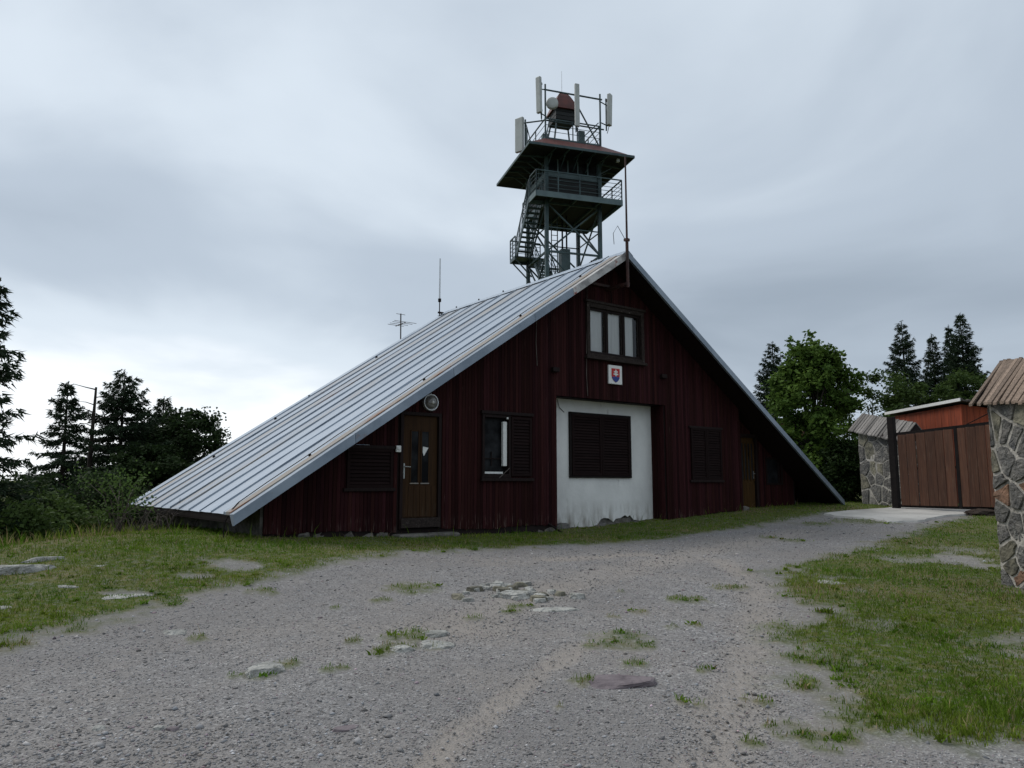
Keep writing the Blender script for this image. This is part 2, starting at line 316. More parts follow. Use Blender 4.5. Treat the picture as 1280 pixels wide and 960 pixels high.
def masks(x, y):
    wob = .6 * (fbm(x * 1.3 + 8, y * 1.3 + 3) - .5) + .75 * (fbm(x * 5, y * 5 + 4) - .5)
    s = sdist(x, y, ROAD) + wob
    g = sstep(.22, -.42, s)
    g = g * (1 - .62 * sstep(2.2, 4, x) * sstep(13.5, 12, y) * sstep(.60, .73, fbm(x * 1.25 + 77, y * 1.25 + 13)))      # worn, thin places
    nb_ = 1.5 * (fbm(x * 4 + 2, y * 4) - .5); nt_ = 1.6 * (fbm(x * 9 + 2, y * 9) - .5)
    for bx, by, rx, ry in BARE:
        q = np.sqrt(((x - bx) / rx) ** 2 + ((y - by) / ry) ** 2) + nb_; g = g * (.12 + .88 * sstep(.45, 1.2, q))
    for tx, ty, r in TUFT:
        q = np.hypot(x - tx, (y - ty) / 1.1) / r + nt_; g = np.maximum(g, sstep(1.05, .45, q) * .62)
    tr = np.zeros_like(x)
    for i, L in enumerate(TRACKS):
        d = line_dist(x, y, L) + .22 * (fbm(x * 3, y * 3 + 11) - .5)
        tr = np.maximum(tr, sstep((.17, .34, .7)[i], .04, np.abs(d)) * (.6, .6, .5)[i])
    tr = tr * np.clip(.35 + 1.3 * fbm(x * 2.2 + 3, y * 2.2 + 71), 0, 1.1)
    dry = np.clip(1.5 * (fbm(x * .8 + 31, y * .8 + 2) - .48) + .7 * np.exp(-((x + 8.5) / 2.6) ** 2 - ((y - 11.5) / 3.) ** 2), 0, 1)
    return g, tr * (1 - g), dry

# ------------------------------------------------------------------ ground (polar grid, fine where the camera stands)
ang = np.concatenate([np.arange(-46, 46, .22), np.arange(46, 314, 3.)]); ang = np.radians(ang)
rad = np.concatenate([[0.05, .6], np.exp(np.arange(math.log(1.2), math.log(45), .0105)), np.exp(np.arange(math.log(46), math.log(12000), .09))])
A_, R_ = np.meshgrid(ang, rad); gxv = (R_ * np.sin(A_)).ravel(); gyv = (R_ * np.cos(A_)).ravel()
gg, gt, gd = masks(gxv, gyv); nearm = sstep(60, 30, np.hypot(gxv, gyv))
gzv = gz(gxv, gyv) + .02 * gg * nearm - .012 * gt
na = len(ang); nr = len(rad); idx = np.arange(na * nr).reshape(nr, na)
a0 = idx[:-1, :]; a1 = np.roll(idx, -1, 1)[:-1, :]; b0 = idx[1:, :]; b1 = np.roll(idx, -1, 1)[1:, :]
F = np.stack([a0.ravel(), a1.ravel(), b1.ravel(), b0.ravel()], 1)[:, ::-1]
mg = bpy.data.materials.new('ground'); mg.use_nodes = True; t = mg.node_tree; pb = t.nodes['Principled BSDF']; pb.inputs['Roughness'].default_value = .95; pb.inputs['Specular IOR Level'].default_value = .05
def N(tp, **k):
    n = t.nodes.new(tp)
    for a, b in k.items(): setattr(n, a, b)
    return n
def noise(scale, det=6, rough=.6):
    n = N('ShaderNodeTexNoise'); n.inputs['Scale'].default_value = scale; n.inputs['Detail'].default_value = det; n.inputs['Roughness'].default_value = rough; t.links.new(gco.outputs['Object'], n.inputs['Vector']); return n.outputs[0]
def rampn(fac, stops):
    r = N('ShaderNodeValToRGB'); t.links.new(fac, r.inputs[0]); el = r.color_ramp.elements
    while len(el) < len(stops): el.new(.5)
    for e, (p, c) in zip(el, stops): e.position = p; e.color = (*c, 1)
    return r.outputs[0]
def mixc(fac, a, b, mode='MIX'):
    m = N('ShaderNodeMix', data_type='RGBA', blend_type=mode)
    for i, v in ((0, fac), (6, a), (7, b)):
        if hasattr(v, 'is_linked'): t.links.new(v, m.inputs[i])
        else: m.inputs[i].default_value = v if i == 0 else (*v, 1)
    return m.outputs[2]
gco = N('ShaderNodeTexCoord'); at = N('ShaderNodeAttribute', attribute_name='mask'); sp = N('ShaderNodeSeparateColor'); t.links.new(at.outputs['Color'], sp.inputs[0])
vor = N('ShaderNodeTexVoronoi'); vor.inputs['Scale'].default_value = 62; t.links.new(gco.outputs['Object'], vor.inputs['Vector'])
vor2 = N('ShaderNodeTexVoronoi'); vor2.inputs['Scale'].default_value = 24; t.links.new(gco.outputs['Object'], vor2.inputs['Vector'])
vs_ = N('ShaderNodeSeparateColor'); t.links.new(vor.outputs['Color'], vs_.inputs[0])
grav = rampn(vs_.outputs[0], [(0, (.15, .144, .142)), (.5, (.218, .21, .207)), (.85, (.28, .27, .265)), (1, (.42, .41, .40))])
grav = mixc(rampn(noise(.9, 5), [(.38, (0, 0, 0)), (.66, (.55, .55, .55))]), grav, (.24, .213, .19))
grav = mixc(rampn(noise(5, 6), [(.35, (.35, .35, .35)), (.7, (0, 0, 0))]), grav, (.145, .139, .137))
grav = mixc(rampn(noise(.33, 4), [(.42, (0, 0, 0)), (.6, (.5, .5, .5))]), grav, (.155, .148, .146))
dust = mixc(rampn(noise(18, 6), [(.4, (0, 0, 0)), (.7, (1, 1, 1))]), (.285, .253, .223), (.24, .217, .197))
soil = rampn(noise(7, 6), [(.3, (.042, .066, .011)), (.52, (.072, .088, .020)), (.76, (.15, .125, .06))])
soil = mixc(sp.outputs[2], soil, (.16, .125, .066))
c = mixc(sp.outputs[1], grav, dust)
gm = N('ShaderNodeMath', operation='ADD', use_clamp=True); t.links.new(sp.outputs[0], gm.inputs[0])
gn = N('ShaderNodeMath', operation='MULTIPLY_ADD'); gn.inputs[1].default_value = 2.6; gn.inputs[2].default_value = -1.35; t.links.new(noise(16, 5), gn.inputs[0])
gs = N('ShaderNodeMath', operation='MULTIPLY'); t.links.new(gn.outputs[0], gs.inputs[0]); t.links.new(sp.outputs[0], gs.inputs[1]); t.links.new(gs.outputs[0], gm.inputs[1])
c = mixc(gm.outputs[0], c, soil)
t.links.new(c, pb.inputs['Base Color'])
hgt = mixc(.35, vor.outputs['Distance'], noise(40, 4))
bp = N('ShaderNodeBump'); bp.inputs['Strength'].default_value = .55; bp.inputs['Distance'].default_value = .02; t.links.new(hgt, bp.inputs['Height'])
bp2 = N('ShaderNodeBump'); bp2.inputs['Strength'].default_value = .6; bp2.inputs['Distance'].default_value = .03; t.links.new(noise(6, 5), bp2.inputs['Height']); t.links.new(bp.outputs[0], bp2.inputs['Normal'])
t.links.new(bp2.outputs[0], pb.inputs['Normal'])
gme = npmesh('ground', np.stack([gxv, gyv, gzv], 1), F, mg, smooth=True)
at_ = gme.attributes.new('mask', 'FLOAT_COLOR', 'POINT'); at_.data.foreach_set('color', np.stack([gg, gt, gd, np.ones_like(gg)], 1).astype(np.float32).ravel())
go = link('ground', gme); go['kind'] = 'structure'

# ------------------------------------------------------------------ the lodge
house = thing('lodge', 'dark maroon timber lodge with a grey sheet metal gable roof reaching almost to the grass', 'building', (HO[0], HO[1], 0), HA)
AX, EZ, SL = 5.04, 6.86, .668            # ridge x, ridge top z, roof slope
def ztop(x): return EZ - SL * abs(x - AX)
RT = .11                                 # roof build-up under the top face
def zund(x): return ztop(x) - RT - .03
# --- wall backing with openings (boards hang in front of it)
OPEN = {'door': (-.42, .46, 0, 2.94), 'win': (1.47, 2.08, 1.8, 2.93), 'rec': (3.38, 6.80, 0, 3.5), 'uw': (4.36, 6.02, 4.52, 5.64)}
def strips(x0, x1, opens, fn):
    xs = sorted({x0, x1, *[v for o in opens for v in o[:2] if x0 < v < x1], *([AX] if x0 < AX < x1 else [])})
    for a, b in zip(xs, xs[1:]):
        m = (a + b) / 2; cuts = sorted((o[2], o[3]) for o in opens if o[0] < m < o[1]); lo = 0.
        for c0, c1 in cuts:
            if c0 > lo + .02: fn(a, b, lo, c0)
            lo = c1
        fn(a, b, lo, None)
wb = MB()
def strip_back(a, b, lo, hi, y0=.03, y1=.15):
    pa, pb_ = (zund(a), zund(b)) if hi is None else (hi, hi)
    if min(pa, pb_) <= lo: return
    wb.prism([(a, lo + .55 * (lo == 0)), (b, lo + .55 * (lo == 0)), (b, pb_), (a, pa)], y0, y1)
strips(-2.9, 9.72, list(OPEN.values()), strip_back)
wall = wb.build('front_wall', M_BACK, house)
wb = MB()
strips(9.72, 12.6, [(10.06, 10.86, 0, 2.96), (11.25, 11.92, 1.62, 2.3)], lambda a, b, lo, hi: strip_back(a, b, lo, hi, .30, .42))
wing = wb.build('wing_wall', M_BACK, house)
def bottom(x): return .80 - .06 * sstep(-2.9, 0, x) + .18 * sstep(6.9, 9.7, x) + .02 * math.sin(x * 3.1)
def planks(x0, x1, yf, opens, parent, bot, w=.074):
    n = max(1, round((x1 - x0) / w)); w = (x1 - x0) / n
    for i in range(n):
        a = x0 + i * w + .0012; b = a + w - .0024; m = (a + b) / 2
        segs = []; lo = bot(m) + random.uniform(-.012, .012)
        for o in sorted((o for o in opens if o[0] - .02 < m < o[1] + .02), key=lambda o: o[2]):
            if o[2] > lo + .05: segs.append((lo, o[2], o[2]))
            lo = max(lo, o[3])
        segs.append((lo, zund(a) - .01, zund(b) - .01))
        for z0, za, zb in segs:
            if min(za, zb) - z0 < .03: continue
            yj = yf + random.uniform(-.003, .003); c = .0035; mb = MB()
            # front face narrower than the back: v-grooved joint
            mb.add([(a, yj + .028, z0), (b, yj + .028, z0), (b, yj + .028, zb), (a, yj + .028, za), (a + c, yj, z0), (b - c, yj, z0), (b - c, yj, zb), (a + c, yj, za),
                    (a, yj + .006, z0), (b, yj + .006, z0), (b, yj + .006, zb), (a, yj + .006, za)],
                   [(4, 5, 6, 7), (8, 4, 7, 11), (5, 9, 10, 6), (0, 8, 11, 3), (9, 1, 2, 10), (0, 1, 9, 8), (8, 9, 5, 4), (3, 11, 10, 2), (11, 7, 6, 10)])
            mb.build('plank', M_BOARD, parent)
planks(-2.9, 9.72, 0, list(OPEN.values()), wall, bottom)
planks(9.75, 12.5, .27, [(10.06, 10.86, 0, 2.96), (11.25, 11.92, 1.62, 2.3)], wing, lambda x: .86 + .05 * (x - 9.7))
# trim: sill board along the foot of the hanging wall, corner boards of the recess
MB().box((-2.86, .035, .70), (3.36, .14, .78)).build('bottom_rail', M_DARKWOOD, house)
MB().box((6.82, .035, .78), (9.70, .14, .90)).build('bottom_rail', M_DARKWOOD, house)
bevel(MB().box((9.655, -.012, .90), (9.745, .30, 3.25)).build('corner_board', M_BOARD, house))
# recess: return board wall on the right, dark return on the left, ceiling, white wall
RD = .47
rw = MB().box((6.80, .03, .74), (6.86, RD, 3.5)).build('recess_side', M_BACK, house)
for i in range(4):
    y0 = .032 + i * .11; MB().box((6.785, y0, .76), (6.80, y0 + .105, 3.5)).build('plank', M_BOARD, rw)
MB().box((3.31, .03, .74), (3.375, RD, 3.5)).build('recess_side', M_BOARD, house)
MB().box((3.2, .03, 3.5), (6.95, RD + .1, 3.56)).build('recess_ceiling', M_DARKWOOD, house)
ww = bpy.data.objects.new('tmp', None); bpy.data.objects.remove(ww)
wx = np.linspace(3.3, 6.86, 46); low_ = [.62 + .08 * math.sin(v * 2.3 + 1) + .05 * math.sin(v * 7.7) + .09 * random.random() + .08 * (v > 5.0) for v in wx]
white = MB().prism([(v, l) for v, l in zip(wx, low_)] + [(6.86, 3.52), (3.3, 3.52)], RD - .04, RD + .06).build('plaster_wall', M_PLASTER, house)
fo = MB().prism([(3.2, .40), (6.95, .40), (6.95, .82), (3.2, .80)], RD + .0, RD + .2).build('foundation', M_FOUND, house)
def blob(rx, ry, rz, m, seed, n1_=7, n2_=5, jit=.16, flat=0):
    """an uneven stone"""
    rr = random.Random(seed); mb = MB(); rings = []
    vs_l = [(0, 0, -rz)]
    for i in range(1, n2_):
        ph = -math.pi / 2 + math.pi * i / n2_
        for j in range(n1_):
            th = 2 * math.pi * (j + .5 * (i % 2)) / n1_; k = 1 + rr.uniform(-jit, jit)
            zc = math.sin(ph); zc = zc if flat == 0 else max(-1, min(zc, flat)) 
            vs_l.append((rx * math.cos(ph) * math.cos(th) * k, ry * math.cos(ph) * math.sin(th) * k, rz * zc * (1 + rr.uniform(-jit, jit) * .5)))
    vs_l.append((0, 0, rz * (1 if flat == 0 else flat)))
    fs = [(0, 1 + (j + 1) % n1_, 1 + j) for j in range(n1_)]
    for i in range(n2_ - 2):
        o0 = 1 + i * n1_; o1 = o0 + n1_
        for j in range(n1_): fs.append((o0 + j, o0 + (j + 1) % n1_, o1 + (j + 1) % n1_, o1 + j))
    L = len(vs_l) - 1; o0 = 1 + (n2_ - 2) * n1_
    fs += [(o0 + j, o0 + (j + 1) % n1_, L) for j in range(n1_)]
    return mb.add(vs_l, fs).mesh('stone', m)
def hewn(rx, ry, rz, m, seed, n1_=22, n2_=14):
    rr = np.random.default_rng(seed); V = [(0, 0, -1.)]
    for i in range(1, n2_):
        ph = -math.pi / 2 + math.pi * i / n2_
        V += [(math.cos(ph) * math.cos(2 * math.pi * j / n1_), math.cos(ph) * math.sin(2 * math.pi * j / n1_), math.sin(ph)) for j in range(n1_)]
    V = np.array(V + [(0, 0, 1.)])
    for k in range(16):
        nv = rr.normal(0, 1, 3) if k else np.array([rr.normal(0, .12), rr.normal(0, .12), 3.]); nv[2] = abs(nv[2]) * (1.6 if k < 4 else .5); nv /= np.linalg.norm(nv); d_ = rr.uniform(.55, .88) if k > 3 else rr.uniform(.5, .7)
        if k == 0: d_ = .36
        ex_ = V @ nv - d_; V = V - np.maximum(ex_, 0)[:, None] * nv * .94
    V = V * (1 + .03 * rr.normal(0, 1, (len(V), 1))) * np.array([rx, ry, rz]); L = len(V) - 1
    fs = [(0, 1 + (j + 1) % n1_, 1 + j) for j in range(n1_)] + [(1 + i * n1_ + j, 1 + i * n1_ + (j + 1) % n1_, 1 + (i + 1) * n1_ + (j + 1) % n1_, 1 + (i + 1) * n1_ + j) for i in range(n2_ - 2) for j in range(n1_)] + [(1 + (n2_ - 2) * n1_ + j, 1 + (n2_ - 2) * n1_ + (j + 1) % n1_, L) for j in range(n1_)]
    return MB().add(V, fs).mesh('stone', m)
for i, (x, s) in enumerate([(3.5, .20), (3.85, .24), (4.3, .2), (4.7, .17), (5.05, .26), (5.5, .19), (5.85, .26), (6.25, .24), (6.6, .22)]):
    o = link('stone', hewn(s * 1.25 * (.75 + .5 * (i * 7 % 5) / 4), .16, s * 1.15 * (.7 + .5 * (i * 3 % 4) / 3), (M_FOUND, M_STONES[0], M_STONES[1])[i * 5 % 3], 50 + i), fo); o.location = (x, RD - .03, .57 + .06 * math.sin(i * 2.1)); o.rotation_euler = (0, .3 * math.sin(i * 3), .2)
# plinth under the hanging walls (dark gap above it) and entrance step
pl = MB().box((-2.75, .45, .2), (3.3, .6, .9)).build('plinth', M_FOUND, house)
MB().box((6.87, .45, .2), (9.7, .6, 1.0)).build('plinth', M_FOUND, house)
MB().box((9.76, .34, .4), (12.7, .5, 1.12)).build('plinth', M_FOUND, house)
for i, (x, s) in enumerate([(-2.2, .16), (-1.85, .2), (-1.4, .22), (-1.0, .17), (-.7, .2), (2.95, .26), (3.2, .2), (9.5, .2), (9.9, .2)]):
    o = link('stone', hewn(s * 1.2, .16, s * .8, M_FOUND, 80 + i), pl); p = hxy(x, .12); o.location = (x, .14, float(gz(*p)) + .06)
bevel(MB().box((-.55, -.28, .50), (.75, .3, .70)).build('door_step', M_FOUND, house), .03)
bevel(MB().box((-.2, -.42, .44), (1.15, -.02, .60)).build('door_step', M_STONES[2], house), .03)
bevel(MB().box((10.0, .02, .62), (10.95, .34, .87)).build('door_step', M_CONC, house), .02)
MB().tube([(3.12, .0, .78), (3.42, -.25, .52)], .02, 6).build('loose_batten', M_DARKWOOD, house)
# remaining walls so that the inside is closed
MB().box((-2.95, .03, .3), (-2.8, 7.2, 1.45)).build('side_wall', M_FOUND, house)
MB().box((12.6, .4, .6), (12.7, 7.2, 1.5)).build('side_wall', M_FOUND, house)
MB().prism([(-2.9, .2), (12.7, .2), (12.7, zund(12.7)), (AX, zund(AX)), (-2.9, zund(-2.9))], 7.1, 7.2).build('rear_wall', M_BACK, house)
for x, h in ((-3.25, .9), (-3.25, .9)):
    pass
# --- roof
YF, YB = -.60, 7.45; EL, ER = -3.55, 13.63
cs = 1 / math.sqrt(1 + SL * SL)
def roof_poly(x0, x1, dz0, dz1):        # section polygon between x0..x1, offsets below the top plane
    return [(x0, ztop(x0) + dz0), (x1, ztop(x1) + dz0), (x1, ztop(x1) + dz1), (x0, ztop(x0) + dz1)]
rf = MB(); rf.prism(roof_poly(EL + .03, AX, -RT, -.02), YF + .03, YB - .03); rf.prism(roof_poly(AX, ER - .03, -RT, -.02), YF + .03, YB - .03)
roof = rf.build('roof', M_DARKWOOD, house)
seams = [YF + .54]
while seams[-1] < YB - .3: seams.append(seams[-1] + .69)
seams[-1] = YB
rust_i = {4, 7, 9}
def sheet(y0, y1, xa, xb, i):
    mb = MB(); n = 14; dz = random.uniform(0, .006)
    xs = np.linspace(xa, xb, n + 1); prof = [(0, .0), (.004, .034), (.024, .034), (.03, 0), (.30, .004 * random.uniform(-1, 1)), (.57, 0)]
    w = y1 - y0
    rows = [(y0 + a if k < 4 else y0 + a * w / .6, b) for k, (a, b) in enumerate(prof)] + [(y1 - .001, 0)]
    vs_l = []
    for x in xs:
        wv = .010 * math.sin(x * 1.7 + i * 2.1) + .005 * math.sin(x * 4.3 + i)
        for k, (y, b) in enumerate(rows): vs_l.append((x, y + (wv if 0 < k < 4 else 0), ztop(x) + b * (1 + .15 * math.sin(x * 2.9 + i * 1.3)) + .006 + dz + random.uniform(-.004, .004) * (b == 0)))
    m = len(rows); k0 = len(vs_l)
    fs = [(i_ * m + j, (i_ + 1) * m + j, (i_ + 1) * m + j + 1, i_ * m + j + 1) for i_ in range(n) for j in range(m - 1)]
    if xb > xa: fs = [f for f in fs]
    mb.add(vs_l, fs); return mb.build('roof_sheet', M_RUST if i in rust_i else M_SHEET, roof)
for i, (y0, y1) in enumerate(zip(seams, seams[1:])):
    sheet(y0, y1, EL, AX - .02, i); sheet(y0, y1, ER, AX + .02, 99)
# verge: tan strip on top, folded flashing in front
vt = MB().prism(roof_poly(EL, AX, .0, .05), YF + .20, YF + .44).build('verge_strip', M_TAN, roof)
MB().prism(roof_poly(EL, AX, .0, .045), YF + .44, YF + .545).build('verge_strip', M_SHEET, roof)
MB().prism(roof_poly(AX, ER, .0, .05), YF + .20, YF + .545).build('verge_strip', M_TAN, roof)
def flash(x0, x1, m, drop=.14):
    mb = MB()
    P = lambda x, dz, y: (x, y, ztop(x) + dz)
    vs_l = [];
    for x in (x0, x1): vs_l += [P(x, .028, YF + .198), P(x, .034, YF - .005), P(x, -drop, YF - .03), P(x, -drop, YF + .03)]
    mb.add(vs_l, [(0, 1, 5, 4), (1, 2, 6, 5), (2, 3, 7, 6)] + [(0, 1, 2, 3), (7, 6, 5, 4)]); return mb.build('verge_flashing', m, roof)
cutx = [EL - .02, -1.6, .35, 2.3, 3.35]; 
for a, b in zip(cutx, cutx[1:]): flash(a, b - .008, M_FLASH)
flash(3.35, AX, M_FLASHW)
for a, b in ((AX, 7.2), (7.2, 9.4), (9.4, 11.6), (11.6, ER + .02)): flash(a + .008, b, M_FLASH, .15)
bevel(MB().prism([(AX - .16, ztop(AX - .16) + .05), (AX, EZ + .06), (AX + .16, ztop(AX + .16) + .05), (AX + .16, ztop(AX + .16) + .03), (AX, EZ + .03), (AX - .16, ztop(AX - .16) + .03)], YF - .01, YB).build('ridge_cap', M_SHEET, roof), .004)
for x in (-2.2, .0, 2.3, 4.0): MB().box((x - .018, YF + .46, ztop(x) + .04), (x + .018, YF + .50, ztop(x) + .08)).build('wire_clip', M_BLACK, roof)
for k in range(1, 7): MB().box((AX - .015, YF + k * 1.2, EZ + .05), (AX + .015, YF + k * 1.2 + .03, EZ + .095)).build('wire_clip', M_BLACK, roof)
for k, (x, y) in enumerate([(-1.9, 6.5), (.6, 6.9), (2.4, 6.6), (-.4, 6.6)]): MB().box((x - .025, y, ztop(x) + .0), (x + .025, y + .04, ztop(x) + .06)).build('wire_clip', M_BLACK, roof)
MB().tube([(EL + .2, YF + .47, ztop(EL + .2) + .06)] + [(x, YF + .48, ztop(x) + .085 + .01 * math.sin(x * 3)) for x in np.linspace(-2.9, 4.9, 14)], .008, 5).build('lightning_wire', M_BLACK, roof)
MB().tube([(EL - .05, YF + .35, .45), (EL - .05, YF + .35, 1.0), (EL + .06, YF + .3, ztop(EL) + .1), (EL + .2, YF + .47, ztop(EL + .2) + .06)], .01, 6).build('lightning_wire', M_BLACK, roof)
# low wall under the long eave and the eave board
MB().box((EL + .04, YF + .1, ztop(EL) - RT - .01), (EL + .07, YB - .1, ztop(EL) + .02)).build('eave_board', M_DARKWOOD, roof)
MB().tube([(AX - .05, -.02, 6.35), (AX + .02, -.03, 5.9), (AX - .01, -.02, 5.5), (AX + .15, -.02, 5.72)], .007, 5).build('hanging_wire', M_BLACK, house)
MB().tube([(4.25, -.02, 4.45), (4.24, -.02, 4.0), (4.27, -.02, 3.55)], .009, 5).build('cable', M_GREYWOOD, house)
MB().tube([(2.82, -.012, 5.1), (2.80, -.012, 4.6), (2.83, -.012, 4.1)], .009, 5).build('cable', M_GREYWOOD, house)
MB().tube([(4.3, -.02, 6.2), (4.28, -.02, 5.6), (4.25, -.02, 4.5)], .006, 5).build('cable', M_GREYWOOD, house)
MB().tube([(3.75, .42, 3.48), (3.8, .41, 3.3), (3.95, .42, 3.2)], .008, 5).build('cable', M_GREYWOOD, house)
for x, z in ((3.3, 4.05), (6.75, 4.2)): bevel(MB().box((x - .09, -.10, z - .05), (x + .09, 0, z + .05)).build('beam_end', M_DARKWOOD, house), .01)

# --- shutters: frame and slats
def shutter(x0, x1, z0, z1, y, leaves=1, slat=.062, parent=house):
    w = (x1 - x0) / leaves
    for k in range(leaves):
        a = x0 + k * w + .004; b = a + w - .008; s = .055
        f = MB().box((a, y - .035, z0), (a + s, y, z1)).box((b - s, y - .035, z0), (b, y, z1)).box((a + s, y - .034, z0), (b - s, y - .001, z0 + s)).box((a + s, y - .034, z1 - s), (b - s, y - .001, z1))
        f.box((a + s, y - .006, z0 + s), (b - s, y - .002, z1 - s))
        fo_ = f.build('shutter', M_SHUT, parent); bevel(fo_, .004)
        n = int((z1 - z0 - 2 * s) / slat); st = (z1 - z0 - 2 * s) / n
        me = MB().add([(-.5, 0, 0), (.5, 0, 0), (.5, -.022, st * .12), (-.5, -.022, st * .12), (-.5, .002, st * 1.0), (.5, .002, st * 1.0), (.5, -.016, st * .22), (-.5, -.016, st * .22)],
                      [(0, 3, 2, 1), (3, 7, 6, 2), (7, 4, 5, 6), (0, 1, 5, 4), (0, 4, 7, 3), (1, 2, 6, 5)]).mesh('slat', M_SHUT)
        for i in range(n):
            o = link('slat', me, fo_); o.location = ((a + b) / 2, y - .008, z0 + s + i * st); o.scale = (b - a - 2 * s, 1, 1)
shutter(-1.48, -.57, 1.53, 2.23, -.012)
shutter(7.72, 8.91, 1.70, 2.99, -.012, 2)
shutter(4.14, 5.98, 1.79, 3.17, RD - .07, 2)
bevel(MB().box((4.08, RD - .09, 1.74), (6.04, RD - .04, 1.79)).box((4.08, RD - .09, 3.17), (6.04, RD - .04, 3.22)).box((4.08, RD - .09, 1.79), (4.14, RD - .04, 3.17)).box((5.98, RD - .09, 1.79), (6.04, RD - .04, 3.17)).build('shutter_frame', M_BLACK, house), .006)
for x0, x1, z0, z1 in ((-1.53, -.52, 1.47, 1.53), (7.66, 8.97, 1.64, 1.70), (-1.53, -.52, 2.23, 2.29), (7.66, 8.97, 2.99, 3.04)):
    bevel(MB().box((x0, -.05, z0), (x1, -.002, z1)).build('window_trim', M_DARKWOOD, house), .005)
# half-open window: opening at left, closed louvre leaf at right
shutter(2.12, 2.66, 1.76, 2.97, -.012, 1)
wf = MB().box((1.41, -.035, 1.72), (1.47, .14, 3.0)).box((2.06, -.035, 1.72), (2.12, .14, 3.0)).box((1.471, -.034, 2.93), (2.059, .14, 2.999)).box((1.471, -.034, 1.721), (2.059, .14, 1.80)).build('window', M_DARKWOOD, house); bevel(wf, .005)
MB().box((1.38, -.06, 1.66), (2.70, -.002, 1.72)).build('sill', M_DARKWOOD, wf)
MB().box((1.375, -.06, 3.0), (2.70, -.002, 3.06)).build('lintel', M_DARKWOOD, wf)
MB().box((1.47, .10, 1.80), (2.06, .106, 2.93)).build('pane', M_GLASS, wf)
bevel(MB().box((1.94, -.005, 1.96), (2.035, .06, 2.86)).build('casement', M_WHITE, wf), .004)
MB().box((1.48, .02, 1.805), (1.95, .09, 1.845)).build('inner_sill', M_WHITE, wf)
MB().box((1.69, .06, 1.96), (1.705, .085, 2.25)).box((1.5, .06, 2.10), (1.94, .085, 2.12)).build('glazing_bar', M_DARKWOOD, wf)
MB().tube([(1.80, -.03, 1.70), (2.06, -.06, 1.92)], .008, 6).build('stay', M_GREYWOOD, wf)
link('knob', blob(.025, .02, .025, M_WHITE, 5, 6, 4, .02), wf).location = (2.02, -.045, 2.93)
# upper window with three sashes and curtains
uw = MB().box((4.26, -.045, 4.46), (4.36, .12, 5.70)).box((6.02, -.045, 4.46), (6.12, .12, 5.70)).box((4.361, -.044, 5.60), (6.019, .12, 5.699)).box((4.361, -.044, 4.461), (6.019, .12, 4.53))
uwo = bevel(uw.build('window', M_FRAME, house), .006)
bevel(MB().box((4.20, -.10, 4.395), (6.15, .0, 4.455)).build('sill', M_FRAME, uwo), .006)
bevel(MB().box((4.22, -.07, 5.702), (6.16, .0, 5.76)).build('lintel', M_FRAME, uwo), .006)
edges = [4.36, 4.915, 5.465, 6.02]
for k in range(3):
    a, b = edges[k] + .003, edges[k + 1] - .003; s = .036
    MB().box((a, .0, 4.53), (a + s, .06, 5.60)).box((b - s, .0, 4.53), (b, .06, 5.60)).box((a + s, .001, 4.53), (b - s, .059, 4.59)).box((a + s, .001, 5.54), (b - s, .059, 5.60)).build('sash', M_DARKWOOD, uwo)
    g = M_GLASS
    cw = [.43, .44, .34][k]; mb = MB(); pts = []
    for i in range(15): x = a + s - .02 + cw * i / 14; pts.append((x, .068 + .005 * math.sin(i * 1.9 + k)))
    mb.add([(x, y, 4.56) for x, y in pts] + [(x, y, 5.58) for x, y in pts], [(i, i + 1, i + 16, i + 15) for i in range(14)]); mb.build('curtain', M_CURT, uwo)
    MB().box((b - s - .045, .003, 4.59), (b - s - .03, .05, 5.54)).build('glazing_bar', M_FRAME, uwo)
# glazing: thin clear panes
mgls = bpy.data.materials.new('clear_pane'); mgls.use_nodes = True; tt = mgls.node_tree; tt.nodes.clear()
o_ = tt.nodes.new('ShaderNodeOutputMaterial'); tb = tt.nodes.new('ShaderNodeBsdfTransparent'); gb = tt.nodes.new('ShaderNodeBsdfGlossy'); gb.inputs['Roughness'].default_value = .04
fr = tt.nodes.new('ShaderNodeFresnel'); fr.inputs[0].default_value = 1.5; ms = tt.nodes.new('ShaderNodeMixShader')
tb.inputs[0].default_value = (.95, .96, .96, 1)
tt.links.new(fr.outputs[0], ms.inputs[0]); tt.links.new(tb.outputs[0], ms.inputs[1]); tt.links.new(gb.outputs[0], ms.inputs[2]); tt.links.new(ms.outputs[0], o_.inputs[0])
for k in range(3):
    a, b = edges[k] + .058, edges[k + 1] - .058; MB().add([(a, .03, 4.59), (b, .03, 4.59), (b, .03, 5.54), (a, .03, 5.54)], [(0, 1, 2, 3)]).build('pane', mgls, uwo)
# small window of the right wing
sw = bevel(MB().box((11.2000, .24, 1.58), (11.2500, .33, 2.34)).box((11.9200, .24, 1.58), (11.9700, .33, 2.34)).box((11.2510, .241, 2.29), (11.9190, .33, 2.339)).box((11.2510, .241, 1.581), (11.9190, .33, 1.63)).box((11.8000, .25, 1.63), (11.8300, .30, 2.29)).build('window', M_DARKWOOD, house), .004)
MB().box((11.2500, .30, 1.63), (11.9200, .305, 2.29)).build('pane', M_GLASS, sw)
MB().box((11.8300, .285, 1.70), (11.8800, .297, 2.25)).build('curtain', M_DOOR2, sw)
